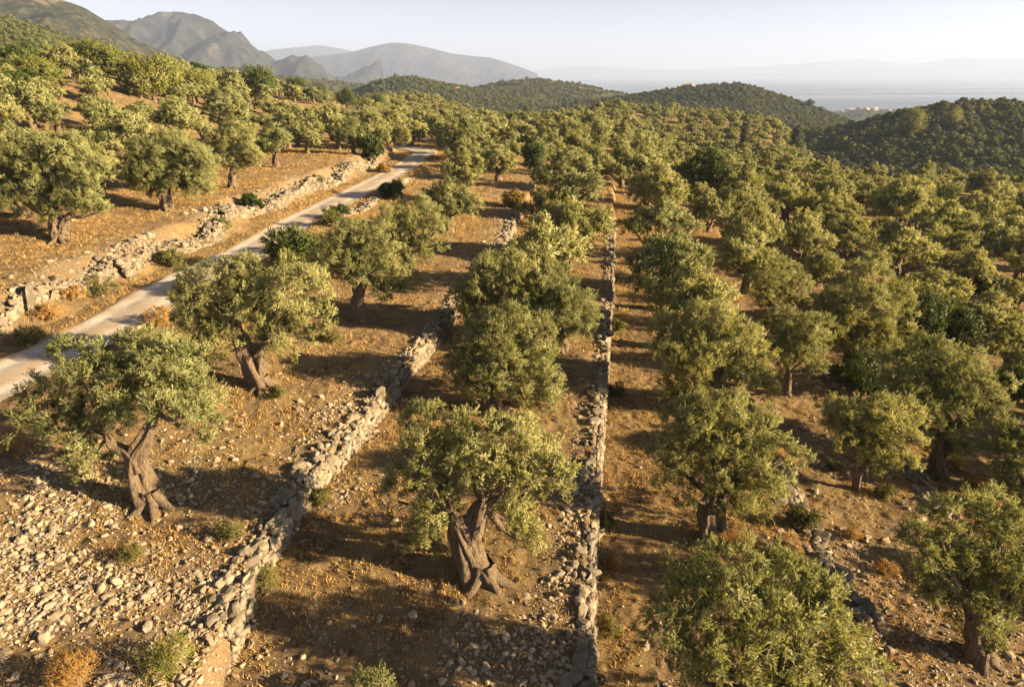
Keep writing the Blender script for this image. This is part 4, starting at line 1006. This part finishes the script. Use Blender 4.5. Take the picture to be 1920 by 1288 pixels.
def tall_tree(name, label, cat, u, v, hpx, wpx, mat, seed, kind, group=None, dist=None, ground=None, dz=0.):
    """u, v pixel of the foot"""
    if dist is None: b, t = hit(u, v)
    else:
        r = ray(u, v); t = dist / r[1]; b = np.array([r[0] * t, r[1] * t, CAMZ + r[2] * t])
    H = hpx * t / F; Wd = wpx * t / F; rng = np.random.default_rng(seed); L = []
    if kind == 'cypress':
        for f in np.linspace(.12, .95, 9): L.append((rng.normal(0, .04) * Wd, rng.normal(0, .04) * Wd, H * f, Wd * .5 * (1.05 - f) ** .5 * .95 * min(1, f * 5 + .4)))
    else:
        for k in range(11): a = rng.uniform(0, 6.28); f = rng.uniform(.35, .9); q = Wd * .36 * math.sin(math.pi * (f * .75 + .12)) * rng.uniform(.5, 1); L.append((q * math.cos(a), q * math.sin(a), H * f, Wd * rng.uniform(.19, .28)))
    T = thing(name, b - (0, 0, .2), label, cat, group)
    V, Fc, ti, ms = foliage(L, seed, 60 / Wd / Wd, 6, 5, .05 * Wd, .022 * Wd, .13 * Wd, .3, 1.0, 0)
    obj('crown', mesh('crown', V, Fc, mat, ti, mass=ms), T)
    V, Fc = trunk_parts([([(0, 0, -.2), (0, 0, H * .35), (.02 * H, 0, H * .75)], [.035 * Wd + .1, .03 * Wd + .06, .05])], .04 * Wd + .12, np.array(L)[::2] if kind != 'cypress' else [], seed, 3, hi=False)
    obj('trunk', mesh('trunk', V, Fc, M_BARK, smooth=True), T); return T
tall_tree('cypress_tree', 'thin dark cypress at the foot of the low olive rise', 'cypress', 1393, 285, 72, 20, M_CYPRESS, 3001, 'cypress')
tall_tree('cypress_tree', 'broader dark cypress right of the thin one', 'cypress', 1487, 300, 58, 36, M_CYPRESS, 3002, 'cypress')
tall_tree('cypress_tree', 'short conifer beside the bare tan field', 'conifer', 986, 240, 38, 20, M_CYPRESS, 3003, 'cypress')
tall_tree('broadleaf_tree', 'bright green broadleaf tree among the olives right of centre', 'broadleaf tree', 1322, 378, 88, 82, M_DARK, 3004, 'b')
tall_tree('broadleaf_tree', 'dark broadleaf tree standing out at the far end of the left terrace', 'broadleaf tree', 1003, 330, 55, 45, M_DARK, 3005, 'b')
GP = 'dark evergreens on the left hillside'
for q, (u, v, h, wd) in enumerate([(490, 195, 55, 62), (415, 160, 40, 45), (300, 132, 36, 60), (260, 128, 32, 50), (350, 150, 38, 40), (560, 190, 38, 40), (150, 120, 34, 60), (600, 195, 32, 36), (650, 205, 34, 34), (710, 215, 30, 34)]):
    tall_tree('evergreen_tree', 'dark evergreen tree on the crest of the left hillside' if q else 'largest dark evergreen on the crest of the left hillside', 'evergreen tree', u, v, h, wd, M_DARK, 3100 + q, 'b', GP)
for q, (u, v, h, wd) in enumerate([(290, 190, 62, 100), (190, 150, 52, 80), (75, 175, 55, 80), (370, 195, 50, 70)]):
    tall_tree('broadleaf_tree', ['large yellow-green tree in the midst of the left hillside', 'yellow-green tree high on the left hillside', 'yellow-green tree near the left edge of the hillside', 'yellow-green tree right of the large one on the left hillside'][q], 'broadleaf tree', u, v, h, wd, M_BRIGHT, 3200 + q, 'b')
def hillz(seed, u, w_):
    X, Y, Z, us, ws = HILLS[seed]; i = int(np.argmin(np.abs(us - u))); j = int(np.argmin(np.abs(ws - w_))); return np.array([X[j, i], Y[j, i], Z[j, i]])
def hill_tree(name, label, cat, u, v, hpx, wpx, mat, seed, hs, kind='b'):
    X, Y, Z, us, ws = HILLS[hs]; U, Vv, d = proj(X, Y, Z); k = np.argmin((U - u) ** 2 + (Vv - v) ** 2 + 1e6 * (d > HILLS[hs][1].max())); j, i = np.unravel_index(k, X.shape)
    return tall_tree(name, label, cat, *proj(X[j, i], Y[j, i], Z[j, i])[:2], hpx, wpx, mat, seed, kind, dist=Y[j, i])
hill_tree('poplar_tree', 'tall sunlit pale tree on the shaded right hill, left one', 'poplar', 1703, 262, 44, 40, M_BRIGHT, 3301, 112)
hill_tree('poplar_tree', 'smaller sunlit pale tree on the shaded right hill, right one', 'poplar', 1776, 246, 34, 34, M_BRIGHT, 3302, 112)
hill_tree('broadleaf_tree', 'lone tree standing on the right foot of the domed hill', 'broadleaf tree', 1516, 203, 14, 14, M_DARK, 3303, 110)

# ------------------------------------------------------------------ poles, houses
M_WOOD = plain('weathered_pole', (.05, .045, .04)); M_GREYP = plain('grey_pole', (.35, .33, .3)); M_WHITE = plain('white_render', (.75, .70, .62)); M_TILE = plain('red_roof_tile', (.38, .16, .09)); M_OCHRE = plain('ochre_wall', (.48, .33, .2)); M_WIN = plain('dark_window', (.03, .03, .035), .3)
def pole(label, u, v, hpx, r, mat, lamp=False):
    b, t = hit(u, v); H = hpx * t / F; T = thing('utility_pole' if not lamp else 'lamp_post', b, label, 'pole')
    V, Fc = tube([(0, 0, -.3), (0, 0, H * .5), (0, 0, H)], [r, r * .9, r * .75], 5, 10, 6, .02); obj('shaft', mesh('shaft', V, Fc, mat, smooth=True), T)
    if lamp: V, Fc = join([tube([(0, 0, H * .97), (.3, 0, H), (.7, 0, H)], [.05, .05, .05], 6, 6, 5, 0), tube([(.6, 0, H - .03), (.9, 0, H - .03), (1.2, 0, H - .05)], [.09, .13, .06], 7, 8, 5, 0)]); obj('lamp_head', mesh('lamp_head', V, Fc, mat, smooth=True), T)
    else:
        V, Fc = tube([(-.8, 0, H * .93), (0, 0, H * .93), (.8, 0, H * .93)], [.07, .07, .07], 8, 6, 4, 0); obj('crossarm', mesh('crossarm', V, Fc, mat), T)
    return T
pole('dark upright pole beside the bare tan field', 1048, 234, 46, .3, M_WOOD)
pole('small pale lamp post at the far edge of the right plain', 1602, 290, 34, .12, M_GREYP, True)
def boxmesh(x0, x1, y0, y1, z0, z1):
    V = np.array([(x, y, z) for z in (z0, z1) for y in (y0, y1) for x in (x0, x1)], float)
    return V, np.array([(0, 2, 3, 1), (4, 5, 7, 6), (0, 1, 5, 4), (1, 3, 7, 5), (3, 2, 6, 7), (2, 0, 4, 6)])
def house(label, p, wd, dp, h, wall_m, roof_m, seed, group=None):
    rng = np.random.default_rng(seed); T = thing('house', p, label, 'house', group, rng.uniform(-.5, .5))
    V, Fc = boxmesh(-wd / 2, wd / 2, -dp / 2, dp / 2, -2, h); obj('wall', mesh('wall', V, Fc, wall_m), T)
    e = .4; a, b, r_ = wd / 2 + e, dp / 2 + e, h + dp * .28
    V = np.array([(-a, -b, h + .02), (a, -b, h + .02), (a, b, h + .02), (-a, b, h + .02), (-a * .55, 0, r_), (a * .55, 0, r_)]); Fc = np.array([(0, 1, 5, 4), (2, 3, 4, 5), (1, 2, 5, 5), (3, 0, 4, 4), (0, 3, 2, 1)])
    tri = np.concatenate([Fc[:2][:, [0, 1, 2]], Fc[:2][:, [0, 2, 3]], Fc[2:4][:, :3], Fc[4:][:, [0, 1, 2]], Fc[4:][:, [0, 2, 3]]]); obj('roof', mesh('roof', V, tri, roof_m), T)
    for k in range(max(2, int(wd / 3))):
        x = -wd / 2 + (k + .5) * wd / max(2, int(wd / 3)); V, Fc = boxmesh(x - .5, x + .5, -dp / 2 - .05, -dp / 2 + .02, h * .35, h * .75); obj('window', mesh('window', V, Fc, M_WIN), T)
    return T
def on_hill(hs, u, v):
    X, Y, Z, us, ws = HILLS[hs]; k = np.argmin((proj(X, Y, Z)[0] - u) ** 2 + (proj(X, Y, Z)[1] - v) ** 2); j, i = np.unravel_index(k, X.shape); return np.array([X[j, i], Y[j, i], Z[j, i]])
for q, (u, v, wd) in enumerate([(1556, 206, 12), (1572, 204, 16), (1584, 206, 12), (1596, 205, 18), (1612, 207, 12), (1626, 207, 14), (1642, 208, 12), (1664, 209, 10)]):
    house('small white house on the coastal strip before the sea', on_hill(111, u, v), wd, 9, 5.5, M_WHITE, M_TILE if q % 3 else M_WHITE, 4000 + q, 'white houses of the coastal village')
house('red-roofed house on the slope of the small rounded hill', on_hill(108, 860, 171), 9, 6, 3, M_OCHRE, M_TILE, 4101)
house('pale house high on the hill with bare red earth', on_hill(109, 1092, 170), 9, 6, 4, M_WHITE, M_TILE, 4102)
for q, (u, v) in enumerate([(1276, 166), (1290, 164)]):
    house(['ochre ruin on the crest of the domed hill, left block', 'ochre ruin on the crest of the domed hill, right block'][q], on_hill(110, u, v), [6, 9][q], 5, [2.5, 3.2][q], M_OCHRE, M_OCHRE, 4200 + q)

# ------------------------------------------------------------------ air
def haze():
    V, Fc = boxmesh(-61000, 61000, -1500, 47000, SEA - 13, max(float(h_[2].max()) for h_ in HILLS.values()) + 4)
    m, t, ns, ls = newmat('haze_air')
    v = nd(ns, 'ShaderNodeVolumePrincipled'); v.inputs['Color'].default_value = (.42, .54, .85, 1); v.inputs['Density'].default_value = HAZE; v.inputs['Anisotropy'].default_value = .1
    o = nd(ns, 'ShaderNodeOutputMaterial'); ls.new(v.outputs[0], o.inputs['Volume'])
    tag(obj('haze', mesh('haze', V, Fc, m)), 'pale air fading the far mountains and islands', 'haze', kind='stuff')
haze()
